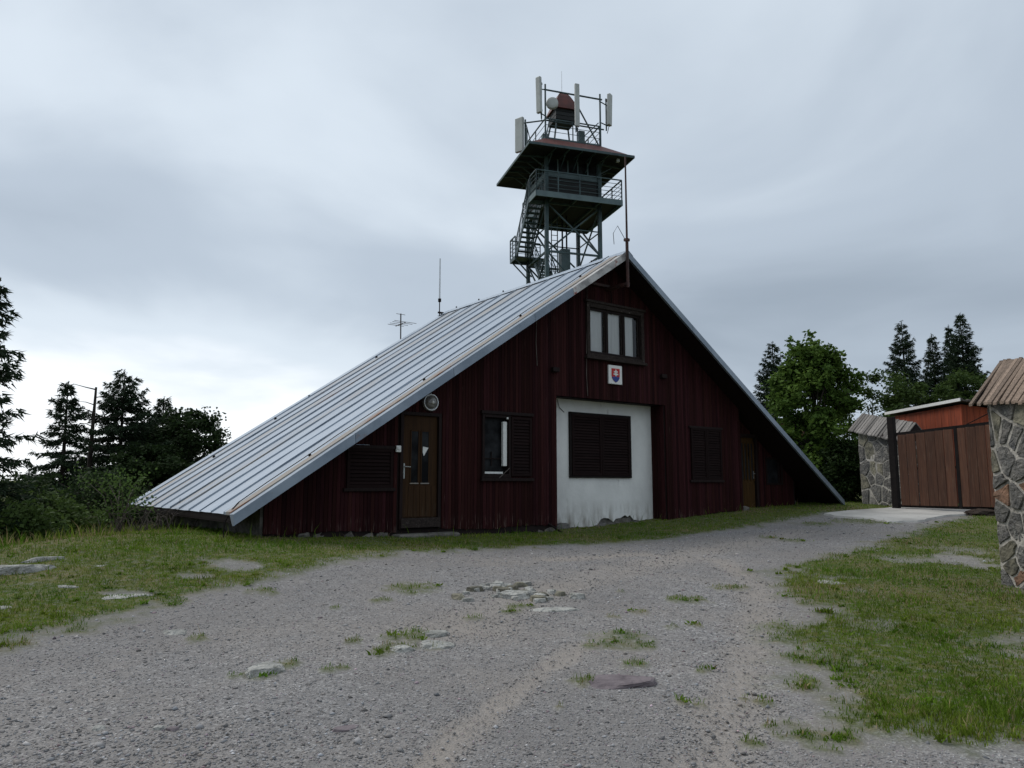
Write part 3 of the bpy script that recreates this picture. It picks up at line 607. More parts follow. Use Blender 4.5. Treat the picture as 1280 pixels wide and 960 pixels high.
# doors
d1 = bevel(MB().box((-.36, .03, .98), (.40, .08, 2.88)).build('door', M_DOOR, house), .004)
MB().box((-.42, -.025, .78), (-.36, .14, 2.94)).box((.40, -.025, .78), (.46, .14, 2.94)).box((-.3595, -.024, 2.88), (.3995, .14, 2.939)).build('frame', M_DARKWOOD, d1)
bevel(MB().box((-.40, -.06, .80), (.44, .06, .975)).build('threshold', M_FRAME, d1), .008)
for x in (-.17, .055):
    MB().box((x, .022, 1.62), (x + .145, .031, 2.58)).build('pane', M_GLASS, d1)
    bevel(MB().box((x - .02, .012, 1.60), (x + .165, .03, 1.622)).build('moulding', M_TAN, d1), .003)
    MB().box((x - .018, .014, 1.622), (x, .0295, 2.60)).box((x + .145, .014, 1.622), (x + .163, .0295, 2.60)).box((x - .018, .014, 2.58), (x + .163, .0295, 2.60)).build('moulding', M_DOOR, d1)
for i in range(6): MB().box((-.345 + i * .124, .018, 1.0), (-.345 + i * .124 + .115, .0305, 1.57)).build('panel', M_DOOR, d1)
MB().box((-.33, .012, 1.70), (-.305, .029, 1.98)).tube([(-.317, .01, 1.92), (-.317, -.03, 1.92), (-.21, -.035, 1.915)], .008, 6).build('handle', M_ANT, d1)
MB().add([(.10, .0205, 2.12), (.20, .0205, 2.28), (.08, .0205, 2.30), (.075, .0205, 2.2)], [(0, 1, 2, 3)]).build('sticker', M_WHITE, d1)
d2 = bevel(MB().box((10.1400, .33, .94), (10.7600, .37, 2.86)).build('door', M_DOOR2, house), .004)
MB().box((10.0700, .26, .87), (10.1400, .42, 2.96)).box((10.7600, .26, .87), (10.8500, .42, 2.96)).box((10.1405, .261, 2.86), (10.7595, .42, 2.959)).build('frame', M_DARKWOOD, d2)
for i in range(4): MB().box((10.1950 + i * .14, .321, 1.72), (10.1950 + i * .14 + .075, .331, 2.70)).build('pane', M_GLASS, d2)
for i in range(5): bevel(MB().box((10.1550 + i * .14, .306, 1.68), (10.1550 + i * .14 + .038, .329, 2.74)).build('moulding', M_DOOR2, d2), .004)
MB().box((10.7100, .31, 1.75), (10.7400, .329, 1.95)).tube([(10.7200, .32, 1.88), (10.7200, .28, 1.88), (10.6400, .28, 1.88)], .01, 6).build('handle', M_ALU, d2)
for i in range(5): MB().box((10.1500 + i * .12, .318, .97), (10.1500 + i * .12 + .112, .3305, 1.62)).build('panel', M_DOOR2, d2)

# --- things fixed to the lodge
def on_house(o, x, y, z): p = hxy(x, y); o.location = (p[0], p[1], z); o.rotation_euler = (0, 0, HA); return o
lamp = on_house(thing('wall_lamp', 'round bulkhead lamp with metal ring above the brown glazed door', 'lamp'), .2, 0, 3.14)
def disc(r, y, d, n=24, m=M_ALU, name='ring', parent=None, dome=0.):
    mb = MB(); ring = lambda rr, yy: [(rr * math.cos(2 * math.pi * i / n), yy, rr * math.sin(2 * math.pi * i / n)) for i in range(n)]
    vs_l = ring(r, y) + ring(r, y - d) + ring(r * .85, y - d - dome * .6) + ring(r * .45, y - d - dome * .95) + [(0, y - d - dome, 0)]
    fs = [(k * n + i, k * n + (i + 1) % n, (k + 1) * n + (i + 1) % n, (k + 1) * n + i) for k in range(3) for i in range(n)] + [(3 * n + i, 3 * n + (i + 1) % n, 4 * n) for i in range(n)]
    return mb.add(vs_l, fs).build(name, m, parent, smooth=dome > 0)
disc(.165, -.0, .05, name='base', m=M_ALU, parent=lamp)
disc(.13, -.045, .01, name='glass_dome', m=mat('lamp_glass', (.20, .19, .18), .15, spec=.6, noise=((9, 9, 9), (.12, .115, .11), .4, .6)), parent=lamp, dome=.06)
rg = MB(); n_ = 28
rg.tube([(.15 * math.cos(2 * math.pi * i / n_), -.055, .15 * math.sin(2 * math.pi * i / n_)) for i in range(n_ + 1)], .016, 6, cap=False).build('ring', M_ALU, lamp, True)
link('bulb', blob(.035, .03, .035, M_WHITE, 3, 8, 6, .01), lamp).location = (.0, -.115, .0)

sign = on_house(thing('coat_of_arms_sign', 'white plaque with a red and blue double cross shield under the gable window', 'sign'), 5.12, 0, 4.09)
bevel(MB().box((-.215, -.05, -.215), (.215, -.006, .225)).build('plate', M_WHITE, sign), .012, 2)
def shield(s, zoff=0): return [(-.13 * s, .15 * s + zoff), (.13 * s, .15 * s + zoff), (.13 * s, -.01), (.118 * s, -.07 * s), (.085 * s, -.12 * s), (.045 * s, -.152 * s), (0, -.175 * s), (-.045 * s, -.152 * s), (-.085 * s, -.12 * s), (-.118 * s, -.07 * s), (-.13 * s, -.01)]
sh_ = MB().prism(shield(1.0), -.056, -.049).build('shield', M_RED, sign)
MB().prism([(-.122, -.062), (-.10, -.045), (-.07, -.04), (-.045, -.055), (-.03, -.03), (0, -.02), (.03, -.03), (.045, -.055), (.07, -.04), (.10, -.045), (.122, -.062), (.085, -.118), (.045, -.15), (0, -.172), (-.045, -.15), (-.085, -.118)], -.0600, -.0555).build('three_hills', M_BLUE, sign)
MB().box((-.016, -.064, -.03), (.016, -.0605, .125)).box((-.06, -.0635, .055), (.06, -.0606, .088)).box((-.075, -.0635, .0), (.075, -.0606, .033)).build('double_cross', M_WHITE, sign)

on_house(tag(bevel(MB().box((-.05, -.05, -.06), (.05, 0, .06)).box((-.03, -.065, -.02), (.03, -.05, .03)).build('switch_box', M_WHITE), .01), 'small white switch box on the boards beside the brown door handle', 'box'), -.47, -.004, 2.24)
on_house(tag(bevel(MB().box((-.12, -.03, -.03), (.12, 0, .03)).box((-.13, -.012, -.04), (.13, -.002, .04)).build('number_plate', mat('pale_blue_plate', (.25, .33, .46), .5, noise=((9, 9, 9), (.4, .42, .45), .4, .6))), .004), 'narrow pale blue plate above the small louvred shutter under the eave', 'plate'), -1.17, -.004, 2.26)

pole = on_house(thing('flag_pole', 'thin rust brown pole standing on the gable tip of the lodge', 'pole'), 4.93, YF - .08, 0)
MB().tube([(0, 0, 6.0), (0, 0, 7.15)], .036, 8).build('socket', M_RUSTPOLE, pole)
MB().tube([(0, 0, 7.0), (0, 0, 9.1)], .025, 8, .018).build('shaft', M_RUSTPOLE, pole)
MB().box((-.055, -.04, 7.08), (.055, .05, 7.14)).build('bracket', M_RUSTPOLE, pole)
MB().box((-.045, -.02, 6.05), (.045, .7, 6.12)).build('arm', M_RUSTPOLE, pole)
MB().box((-.55, .60, 6.121), (.02, .66, 6.18)).build('arm', M_RUSTPOLE, pole)
MB().tube([(-.02, .02, 7.1), (-.25, .04, 7.4), (-.38, .05, 7.2), (-.36, .05, 6.95)], .007, 5).build('wire', M_BLACK, pole)
rod = on_house(thing('whip_antenna', 'tall thin whip antenna at the far end of the lodge ridge', 'antenna'), AX - .15, YB - .1, EZ)
MB().tube([(0, 0, -.1), (0, 0, .45)], .018, 6).build('mount', M_BLACK, rod); MB().tube([(0, 0, .4), (0, 0, 1.75)], .028, 6, .022).build('whip', M_ALU, rod); MB().tube([(0, 0, .36), (0, 0, .46)], .05, 8).build('collar', M_BLACK, rod)
MB().box((-.1, -.12, -.03), (.6, -.06, .02)).build('foot', M_BLACK, rod)
tv = on_house(thing('television_aerial', 'small aerial with thin cross rods behind the lodge roof', 'antenna'), 3.78, YB + .25, 3.2)
MB().tube([(0, 0, 0), (-.05, 0, 3.55)], .022, 6).build('mast', M_GREYWOOD, tv)
MB().tube([(-.07, -.35, 3.22), (-.03, .35, 3.22)], .012, 5).build('boom', M_GREYWOOD, tv)
for i, (y, l, z) in enumerate([(-.3, .75, 3.24), (-.12, .68, 3.24), (.1, .62, 3.24), (.3, .55, 3.24), (0, .3, 3.53)]): MB().tube([(-.05 - l / 2, y, z), (-.05 + l / 2, y, z)], .008, 5).build('element', M_GREYWOOD, tv)
MB().box((-.02, 0 - .3, 0), (.02, .0, .05)).build('wall_bracket', M_BLACK, tv)

# ------------------------------------------------------------------ lookout tower
TA = R(17.5)
tower = thing('lookout_tower', 'tall green steel lookout tower with dark cabin, wide hipped roof and balcony behind the lodge', 'tower', (2.77, 39.8, 0), TA)
tz0 = float(gz(2.77, 39.8)) - .3
H = 1.5; FZ = 16.35
for x in (-H, H):
    for y in (-H, H):
        MB().box((x - .09, y - .09, tz0), (x + .09, y + .09, 18.6)).build('leg', M_STEEL, tower)
levels = [tz0 + .4, 4.4, 7.5, 10.6, 13.5, 16.1]
cor = [(-H, -H), (H, -H), (H, H), (-H, H)]
for i in range(4):
    (xa, ya), (xb, yb) = cor[i], cor[(i + 1) % 4]; br = MB()
    for z0, z1 in zip(levels, levels[1:]):
        br.bar((xa, ya, z0), (xb, yb, z1), .07); br.bar((xb, yb, z0 + .01), (xa, ya, z1 + .01), .068); br.bar((xa, ya, z1), (xb, yb, z1), .08, .1)
        br.bar((xa, ya, (z0 + z1) / 2), (xb, yb, (z0 + z1) / 2), .05)
    br.build('bracing', M_STEEL, tower)
# floor, balcony edge beam and joists
fl = MB().box((-1.5, -2.35, FZ - .10), (2.4, 2.4, FZ)).box((-2.35, -2.35, FZ - .10), (-1.5, -1.3, FZ)).build('balcony_floor', M_SOFFIT, tower)
eb = MB()
for a, b in (((-2.35, -2.37), (2.42, -2.37)), ((2.42, -2.37), (2.42, 2.42)), ((2.42, 2.42), (-1.5, 2.42)), ((-1.52, 2.42), (-1.52, -1.3)), ((-1.52, -1.28), (-2.37, -1.28)), ((-2.37, -1.28), (-2.37, -2.37))):
    eb.bar((*a, FZ - .14), (*b, FZ - .14), .05, .30)
eb.build('edge_beam', M_STEELL, tower)
jb = MB()
for x in (-1.4, -.1, 1.2): jb.bar((x, -2.35, FZ - .18), (x, 2.38, FZ - .18), .07, .14)
jb.build('joist', M_STEEL, tower)
def railing(pts, z0, name='railing', h=1.1, bars=5, posts=1.2, parent=tower, z1=None):
    mb = MB()
    for (a, b) in zip(pts, pts[1:]):
        a = Vector(a); b = Vector(b); L = (b - a).length; n = max(1, round(L / posts))
        for i in range(n + 1):
            p = a.lerp(b, i / n); mb.bar(p, p + Vector((0, 0, h)), .05)
        mb.bar(a + Vector((0, 0, h)), b + Vector((0, 0, h)), .055)
        for k in range(1, bars): mb.bar(a + Vector((0, 0, h * k / bars)), b + Vector((0, 0, h * k / bars)), .022)
    return mb.build(name, M_STEEL, parent)
railing([(-2.35, -1.35, FZ), (-2.35, -2.35, FZ), (2.4, -2.35, FZ), (2.4, 2.4, FZ), (-1.5, 2.4, FZ), (-1.5, -1.2, FZ)], FZ)
# cabin: board parapet, light band, windows with posts
cab = MB().box((-1.42, -1.42, FZ), (1.42, 1.42, 18.9)).build('cabin', M_TDARK, tower)
for s in range(4):
    rz = s * math.pi / 2; Mx = Matrix.Rotation(rz, 4, 'Z')
    for i in range(7):
        o = MB().box((-1.45, -1.475, FZ + .03 + i * .165), (1.45, -1.425, FZ + .03 + i * .165 + .145)).build('board', M_TDARK, cab); o.rotation_euler.z = rz
    o = MB().box((-1.47, -1.50, FZ + 1.20), (1.47, -1.43, FZ + 1.50)).build('sill_band', M_STEELL, cab); o.rotation_euler.z = rz
    for i in range(5):
        x0 = -1.42 + i * .568
        o = MB().box((x0 + .04, -1.45, FZ + 1.52), (x0 + .528, -1.425, FZ + 2.16)).build('window_pane', M_GLASS, cab); o.rotation_euler.z = rz
    for i in range(6):
        x0 = -1.42 + i * .568; o = MB().box((x0 - .035, -1.50, FZ + 1.50), (x0 + .035, -1.43, FZ + 2.2)).build('window_post', M_STEELL, cab); o.rotation_euler.z = rz
# hipped roof
E_, Zt = 2.9, 18.6; T_ = 1.62; Z2 = 19.55
rm = MB().add([(-E_, -E_, Zt), (E_, -E_, Zt), (E_, E_, Zt), (-E_, E_, Zt), (-T_, -T_, Z2), (T_, -T_, Z2), (T_, T_, Z2), (-T_, T_, Z2)],
              [(0, 1, 5, 4), (1, 2, 6, 5), (2, 3, 7, 6), (3, 0, 4, 7), (4, 5, 6, 7)]).build('roof', M_REDROOF, tower)
MB().add([(-E_ + .02, -E_ + .02, Zt - .06), (E_ - .02, -E_ + .02, Zt - .06), (E_ - .02, E_ - .02, Zt - .06), (-E_ + .02, E_ - .02, Zt - .06), (-1.5, -1.5, Zt + .25), (1.5, -1.5, Zt + .25), (1.5, 1.5, Zt + .25), (-1.5, 1.5, Zt + .25)],
         [(0, 4, 5, 1), (1, 5, 6, 2), (2, 6, 7, 3), (3, 7, 4, 0), (4, 7, 6, 5)]).build('soffit', M_SOFFIT, rm)
fb = MB()
for i in range(4):
    a = [(-E_, -E_), (E_, -E_), (E_, E_), (-E_, E_)][i]; b = [(-E_, -E_), (E_, -E_), (E_, E_), (-E_, E_)][(i + 1) % 4]; fb.bar((*a, Zt - .02), (*b, Zt - .02), .05, .13)
fb.build('fascia', M_STEEL, rm)
rb = MB()
for s in range(4):
    c_, s_ = math.cos(s * math.pi / 2), math.sin(s * math.pi / 2)
    for x in (-1.45, -.72, 0, .72, 1.45):
        f = lambda p: (p[0] * c_ - p[1] * s_, p[0] * s_ + p[1] * c_, p[2])
        rb.bar(f((x, -2.85, Zt - .08)), f((x, -1.48, Zt - .0)), .05, .08); rb.bar(f((x, -1.47, Zt - .62)), f((x, -2.3, Zt - .09)), .045)
rb.build('rafter', M_STEEL, rm)
MB().box((2.05, -2.6, Zt - .25), (2.2, -2.45, Zt - .1)).build('floodlight', M_ANT, tower)
# roof platform with railing, frame for antennas
up = MB().box((-1.6, -1.6, Z2 - .0), (1.6, 1.6, Z2 + .10)).build('roof_platform', M_STEEL, tower)
railing([(-1.55, -1.55, Z2 + .1), (1.55, -1.55, Z2 + .1), (1.55, 1.55, Z2 + .1), (-1.55, 1.55, Z2 + .1), (-1.55, -1.55, Z2 + .1)], Z2, h=1.05, bars=3, posts=1.55)
for x, y, zt in ((-1.55, -1.55, 22.6), (1.6, -1.55, 22.55), (1.6, 1.5, 21.8), (-2.35, -.6, 20.95), (-1.55, 1.5, 21.6)): MB().tube([(x, y, Z2 - .5), (x, y, zt)], .05, 8).build('antenna_mast', M_STEEL, tower)
for pts_, r_ in (([(-1.6, -1.55, 22.3), (1.72, -1.55, 22.25)], .045), ([(-2.5, -.62, 20.72), (-1.5, -1.5, 20.62), (1.8, -1.55, 20.55)], .04), ([(-1.9, -1.6, 22.25), (-1.5, -1.55, 22.3)], .03), ([(1.55, -1.55, 22.15), (2.1, -1.45, 22.0)], .03),
                 ([(1.55, -1.55, 20.95), (2.1, -1.45, 20.85)], .03), ([(-1.9, -1.6, 20.95), (-1.5, -1.55, 20.8)], .03), ([(-2.35, -.6, Z2 - .5), (-1.5, -.5, Z2 + .1)], .035)):
    MB().tube(pts_, r_, 6).build('cross_tube', M_STEEL, tower)
for a_, b_, w_ in (((1.5, -1.5, Z2 + .1), (.3, -1.5, 21.7), .06), ((.3, -1.52, Z2 + .1), (1.5, -1.52, 20.9), .05), ((-1.5, -1.5, Z2 + .1), (-.8, -.2, 21.5), .05), ((-1.5, .5, Z2 + .1), (-2.3, -.6, 20.7), .04)):
    MB().bar(a_, b_, w_).build('brace', M_STEEL, tower)
def panel_antenna(x, y, z0, z1, rz, w=.30, dp=.17, tilt=0, label=''):
    o = tag(MB().build('tmp', M_ANT), label, 'antenna'); bpy.data.objects.remove(o)
    p = tower_pt(x, y, 0)
    t_ = thing('panel_antenna', label, 'antenna', (p[0], p[1], z0), TA + rz, 'panel antennas on the tower top')
    hgt_ = z1 - z0; b = bevel(MB().add([(-w / 2, -dp, 0), (w / 2, -dp, 0), (w / 2, 0, 0), (-w / 2, 0, 0), (-w / 2, -dp - tilt, hgt_), (w / 2, -dp - tilt, hgt_), (w / 2, -tilt, hgt_), (-w / 2, -tilt, hgt_)],
                    [(0, 3, 2, 1), (4, 5, 6, 7), (0, 1, 5, 4), (1, 2, 6, 5), (2, 3, 7, 6), (3, 0, 4, 7)]).build('radome', M_ANT, t_), .03, 2)
    MB().tube([(0, .08, -.25), (0, .08, hgt_ * .9)], .04, 6).build('mast', M_STEEL, t_)
    MB().box((-.06, -.02, .15), (.06, .1, .25)).box((-.06, -.02 - tilt, hgt_ - .35), (.06, .1, hgt_ - .25)).build('clamp', M_BLACK, t_)
    MB().tube([(.05, -.05, 0), (.06, 0, -.2), (.03, .05, -.4)], .018, 5).build('cable', M_BLACK, t_)
def tower_pt(x, y, z): return np.array([2.77 + x * math.cos(TA) - y * math.sin(TA), 39.8 + x * math.sin(TA) + y * math.cos(TA), z])
panel_antenna(-2.62, -.62, 19.05, 20.95, R(-55), .50, .18, 0, 'wide grey panel antenna hung lowest, outside the tower roof edge')
panel_antenna(-1.85, -1.62, 20.88, 22.85, R(-60), .30, .17, .06, 'grey panel antenna beside the round white dish')
panel_antenna(.17, -1.68, 20.40, 22.80, R(5), .26, .14, 0, 'longest pale panel antenna in front of the red tower cap')
panel_antenna(2.08, -1.45, 20.85, 22.62, R(40), .32, .19, .06, 'grey panel antenna on the outrigger at the bare end of the top bar')
# red capped turret on legs
tur = MB().box((-.55, -.55, 21.3), (.6, .55, 22.0)).build('turret', M_TDARK, tower)
for k in range(3): MB().box((-.58, -.58, 21.32 + k * .23), (.63, .58, 21.32 + k * .23 + .20)).build('board', M_TDARK, tur)
prof = [(.72, 21.92), (.66, 22.1), (.50, 22.5), (.34, 22.85), (.22, 23.04)]
vs_l = []
for r_, z_ in prof: vs_l += [(-r_ + .02, -r_, z_), (r_ + .02, -r_, z_), (r_ + .02, r_, z_), (-r_ + .02, r_, z_)]
MB().add(vs_l, [(4 * k + j, 4 * k + (j + 1) % 4, 4 * k + 4 + (j + 1) % 4, 4 * k + 4 + j) for k in range(4) for j in range(4)] + [(16, 17, 18, 19), (3, 2, 1, 0)]).build('cap', M_REDROOF, tur)
for x in (-.5, .55):
    for y in (-.5, .5): MB().bar((x * 1.6, y * 1.6, Z2 + .1), (x, y, 21.35), .07).build('strut', M_STEEL, tur)
for lo_, hi_ in (((-1.2, -.2, Z2 + .1), (-.9, .1, Z2 + 1.0)), ((.5, -1.2, Z2 + .1), (.85, -.85, Z2 + .95))): bevel(MB().box(lo_, hi_).build('equipment_cabinet', M_STEELL, tower), .02)
p = tower_pt(-1.12, -1.45, 21.6)
dish = thing('dish_antenna', 'round white dish antenna beside the red tower cap', 'antenna', p, TA + R(-22))
disc(.32, 0, .16, m=M_ANT, name='drum', parent=dish, dome=.05); MB().tube([(0, .0, 0), (-.25, .22, .0), (-.38, -.02, .05)], .035, 6).build('mount', M_STEEL, dish)
p = tower_pt(0, 0, 23.0); rodt = thing('lightning_rod', 'hair thin pale rod rising from the red tower cap', 'rod', p, TA)
MB().tube([(0, 0, -.1), (0, 0, 1.45)], .018, 6, .012).build('shaft', M_ALU, rodt); MB().tube([(0, 0, -.06), (0, 0, .1)], .06, 8, .03).build('collar', M_STEEL, rodt)
# stairs
def flight(x0, x1, ya, za, yb, zb, n):
    st = MB()
    for x in (x0, x1): st.bar((x, ya, za - .05), (x, yb, zb - .05), .05, .22)
    so_ = st.build('stair_flight', M_STEEL, tower)
    for i in range(1, n):
        f = i / n; y = ya + (yb - ya) * f; z = za + (zb - za) * f
        MB().box((x0 + .02, y - .12, z - .025), (x1 - .02, y + .12, z + .02)).build('tread', M_STEEL, so_)
    rl = MB()
    for x in (x0, x1):
        for h in (1.0, .75, .5, .25): rl.bar((x, ya, za + h), (x, yb, zb + h), .045 if h == 1.0 else .022)
        for i in range(5): f = i / 4; y = ya + (yb - ya) * f; z = za + (zb - za) * f; rl.bar((x, y, z), (x, y, z + 1.0), .04)
    rl.build('handrail', M_STEEL, so_)
LZ = 13.85
flight(-2.38, -1.66, .85, LZ, -1.3, FZ, 12)
flight(-1.45, -.75, .85, LZ, -1.25, 11.35, 12)
flight(-1.45, -.75, -1.15, 8.85, .95, 11.35, 12) if False else None
MB().box((-2.45, .85, LZ - .06), (-.7, 1.75, LZ)).bar((-2.45, .85, LZ - .1), (-2.45, 1.75, LZ - .1), .06, .2).bar((-2.45, 1.75, LZ - .1), (-.7, 1.75, LZ - .1), .06, .2).bar((-2.42, 1.6, LZ - .15), (-1.5, 1.5, LZ - 1.1), .06).bar((-2.42, .9, LZ - .15), (-1.5, .9, LZ - 1.1), .06).build('landing', M_STEEL, tower)
railing([(-2.45, .85, LZ), (-2.45, 1.75, LZ), (-.7, 1.75, LZ)], LZ, bars=5, posts=.5)
MB().box((-.85, -1.45, 11.25), (1.4, -.9, 11.32)).build('landing', M_STEEL, tower)
railing([(-.7, -1.45, 11.3), (1.4, -1.45, 11.3)], 11.3, bars=4)
# cable duct and ladder in the middle
MB().box((.05, .35, tz0), (.55, .85, 14.35)).build('cable_duct', M_STEELL, tower)
MB().tube([(.15, .5, 14.3), (.15, .5, FZ)], .05, 6).tube([(.4, .5, 14.3), (.4, .5, FZ)], .05, 6).build('cable', M_BLACK, tower)
ld = MB()
for x in (-.45, -.1): ld.bar((x, .6, tz0), (x, .6, FZ), .045)
for i in range(50): ld.bar((-.45, .6, 1.5 + i * .29), (-.1, .6, 1.5 + i * .29), .028)
ld.build('ladder', M_STEEL, tower)

# ------------------------------------------------------------------ stone walls, gate, shed
def clip(poly, a, b, c):               # keep a*x+b*y<=c
    outp = []
    for i in range(len(poly)):
        p, q = poly[i], poly[(i + 1) % len(poly)]; dp = a * p[0] + b * p[1] - c; dq = a * q[0] + b * q[1] - c
        if dp <= 0: outp.append(p)
        if dp * dq < 0: k = dp / (dp - dq); outp.append((p[0] + (q[0] - p[0]) * k, p[1] + (q[1] - p[1]) * k))
    return outp
def stone_face(parent, W_, Htop, org, ux, nrm, seed, size=.34, gap=.03, bias=(1, 1.15), mats=(0, 0, 1, 1, 2, 3)):
    """cells of a rubble wall on a face: org + ux*u + z*v, proud along nrm; Htop(u) = top"""
    rr = random.Random(seed); pts = []; hmax = max(Htop(0), Htop(W_)); nx = max(1, round(W_ / (size * bias[0]))); nz = max(1, round(hmax / (size * bias[1])))
    for i in range(nx):
        for j in range(nz): pts.append(((i + .5 + rr.uniform(-.6, .6) + (.25 if j % 2 else -.25)) * W_ / nx, (j + .5 + rr.uniform(-.6, .6)) * hmax / nz))
    ux = Vector((*ux, 0)); nv = Vector((*nrm, 0)); org = Vector(org)
    for i, p in enumerate(pts):
        slope = (Htop(W_) - Htop(0)) / W_
        poly = [(.01, -.05), (W_ - .01, -.05), (W_ - .01, Htop(W_) - .02), (.01, Htop(0) - .02)]
        for j, q in enumerate(pts):
            if i == j or abs(p[0] - q[0]) + abs(p[1] - q[1]) > 1.6: continue
            a, b = q[0] - p[0], q[1] - p[1]; L = math.hypot(a, b)
            poly = clip(poly, a / L, b / L, (a * (p[0] + q[0]) / 2 + b * (p[1] + q[1]) / 2) / L - gap * rr.uniform(.5, 1.) / 2)
            if len(poly) < 3: break
        if len(poly) < 3: continue
        # subdivide edges and round
        sub = []
        for k in range(len(poly)):
            a, b = poly[k], poly[(k + 1) % len(poly)]
            if math.dist(a, b) < .02: continue
            sub += [(a[0] * .93 + b[0] * .07, a[1] * .93 + b[1] * .07), ((a[0] + b[0]) / 2 + rr.uniform(-.018, .018), (a[1] + b[1]) / 2 + rr.uniform(-.018, .018)), (a[0] * .07 + b[0] * .93, a[1] * .07 + b[1] * .93)]
        if len(sub) < 6: continue
        cx_ = sum(s[0] for s in sub) / len(sub); cy_ = sum(s[1] for s in sub) / len(sub); n = len(sub); vv = []
        pr = rr.uniform(.008, .03); tx, ty = rr.uniform(-.07, .07), rr.uniform(-.07, .07)
        for k, (sc_, dpt) in enumerate(((1, -.03), (.985, .5 * pr), (.93, .95 * pr), (.5, pr))):
            for (a, b) in sub:
                x = cx_ + (a - cx_) * sc_; z = cy_ + (b - cy_) * sc_
                vv.append(org + ux * x + Vector((0, 0, z)) + nv * (dpt + (tx * (x - cx_) + ty * (z - cy_) + rr.uniform(-.006, .006)) * (k > 0)))
        vv.append(org + ux * cx_ + Vector((0, 0, cy_)) + nv * pr)
        fs = [(k * n + j, k * n + (j + 1) % n, (k + 1) * n + (j + 1) % n, (k + 1) * n + j) for k in range(3) for j in range(n)] + [(3 * n + j, 3 * n + (j + 1) % n, 4 * n) for j in range(n)]
        flipped = ux.cross(Vector((0, 0, 1))).dot(nv) < 0
        if flipped: fs = [f[::-1] for f in fs]
        MB().add(vv, fs).build('stone', M_STONES[rr.choice(mats)], parent)
def capped_wall(name, label, A, B, zA, zB, rise_dir, thick, foot, matp, pw, over=.24, rise=.52, seed=1, body_over=0, **sf):
    """A->B: eave line at the left side (far to near) at heights zA, zB; the wall body stands 'over' inside"""
    A = np.array(A, float); B = np.array(B, float); L = np.linalg.norm(B - A); u = (B - A) / L; r = np.array(rise_dir, float)
    th = thing(name, label, 'wall', (A[0], A[1], 0))
    P = lambda s, w: (u * s + r * w)
    a0 = P(.15 + body_over, over); 
    zt = lambda s: zA + (zB - zA) * s / L
    # body
    c = [P(.15, over), P(L, over), P(L, over + thick), P(.15, over + thick)]; zl = [zt(.15) - .02, zt(L) - .02, zt(L) - .02, zt(.15) - .02]
    body = MB().add([(*q, foot) for q in c] + [(*q, z_) for q, z_ in zip(c, zl)], [(0, 3, 2, 1), (4, 5, 6, 7), (0, 1, 5, 4), (1, 2, 6, 5), (2, 3, 7, 6), (3, 0, 4, 7)]).build('masonry', M_MORTAR, th)
    o0 = P(.15, over); stone_face(body, L - .15, lambda s: zt(.15 + s) - .02 - foot, (o0[0], o0[1], foot), u, -r, seed, **sf)
    o1 = P(.15, over); stone_face(body, thick, lambda s: zt(.15) - .02 - foot, (o1[0], o1[1], foot), r, -u, seed + 1, **sf)
    o2 = P(L, over); stone_face(body, thick, lambda s: zt(L) - .02 - foot, (o2[0], o2[1], foot), r, u, seed + 2, **sf)
    # cap of planks: two slopes
    half = over + thick / 2
    cap = MB(); q = [P(0, .03), P(L + .0, .03), P(L, half), P(0, half), P(L, 2 * half - .03), P(0, 2 * half - .03)]
    zz_ = [zt(0) + .0, zt(L) + .0, zt(L) + rise - .06, zt(0) + rise - .06, zt(L), zt(0)]
    cap.add([(*a, b) for a, b in zip(q, zz_)], [(0, 1, 2, 3), (3, 2, 4, 5), (0, 3, 5), (1, 4, 2), (0, 5, 4, 1)])
    cp = cap.build('cap', M_DARKWOOD, th); n = round(L / pw)
    for i in range(n):
        s0 = i * L / n + .003; s1 = (i + 1) * L / n - .003
        for sd_ in (0, 1):
            j0, j1 = random.uniform(-.04, .03), random.uniform(-.012, .012)
            w0 = -.0 + j0 if sd_ == 0 else 2 * half - j0; w1 = half
            k0 = zt((s0 + s1) / 2) - .02 + j1 - (j0 * -.6 if False else 0); k1 = zt((s0 + s1) / 2) + rise + j1
            t0 = random.uniform(.0, .012)
            vv = [(*P(s0, w0), k0 + t0), (*P(s1, w0), k0), (*P(s1, w1), k1), (*P(s0, w1), k1 + t0)]; vv = vv + [(x, y, z - .03) for x, y, z in vv]
            mb = MB().add(vv, [(0, 1, 2, 3), (7, 6, 5, 4), (0, 4, 5, 1), (1, 5, 6, 2), (2, 6, 7, 3), (3, 7, 4, 0)]); mb.build('plank', matp, cp)
    return th
def at_depth(px, py, Y): r = ray(px, py); return EYE + r * (Y / r[1])
a_ = at_depth(1214, 502, 9.35); b_ = at_depth(1285, 508, 8.45); db = (b_ - a_); k_ = 3.6
b2 = a_ + db * k_
# straight continuation towards and past the camera's right
capped_wall('stone_wall', 'stout rubble stone wall with brown plank cap beside the lawn', a_[:2], b2[:2], a_[2], a_[2] + (b_[2] - a_[2]) * 1.6, (math.cos(R(8)), math.sin(R(8))), .66, .25, M_SHINGLE, .065, seed=11, over=.10, size=.23, gap=.045, bias=(.8, 1.25), mats=(0, 0, 0, 1, 1, 3, 3, 2))
a_ = at_depth(1061, 537, 22.6); b_ = at_depth(1128, 551, 20.7); u_ = (b_ - a_)[:2] / np.linalg.norm((b_ - a_)[:2])
capped_wall('stone_wall', 'rubble stone wall with grey plank cap between the leafy tree and the gate post', a_[:2], b_[:2], a_[2], b_[2], (-u_[1], u_[0]), .62, .75, M_SHINGLEG, .10, seed=23, over=.2, rise=.50, size=.33, gap=.05, mats=(0, 1, 1, 1, 3, 0))
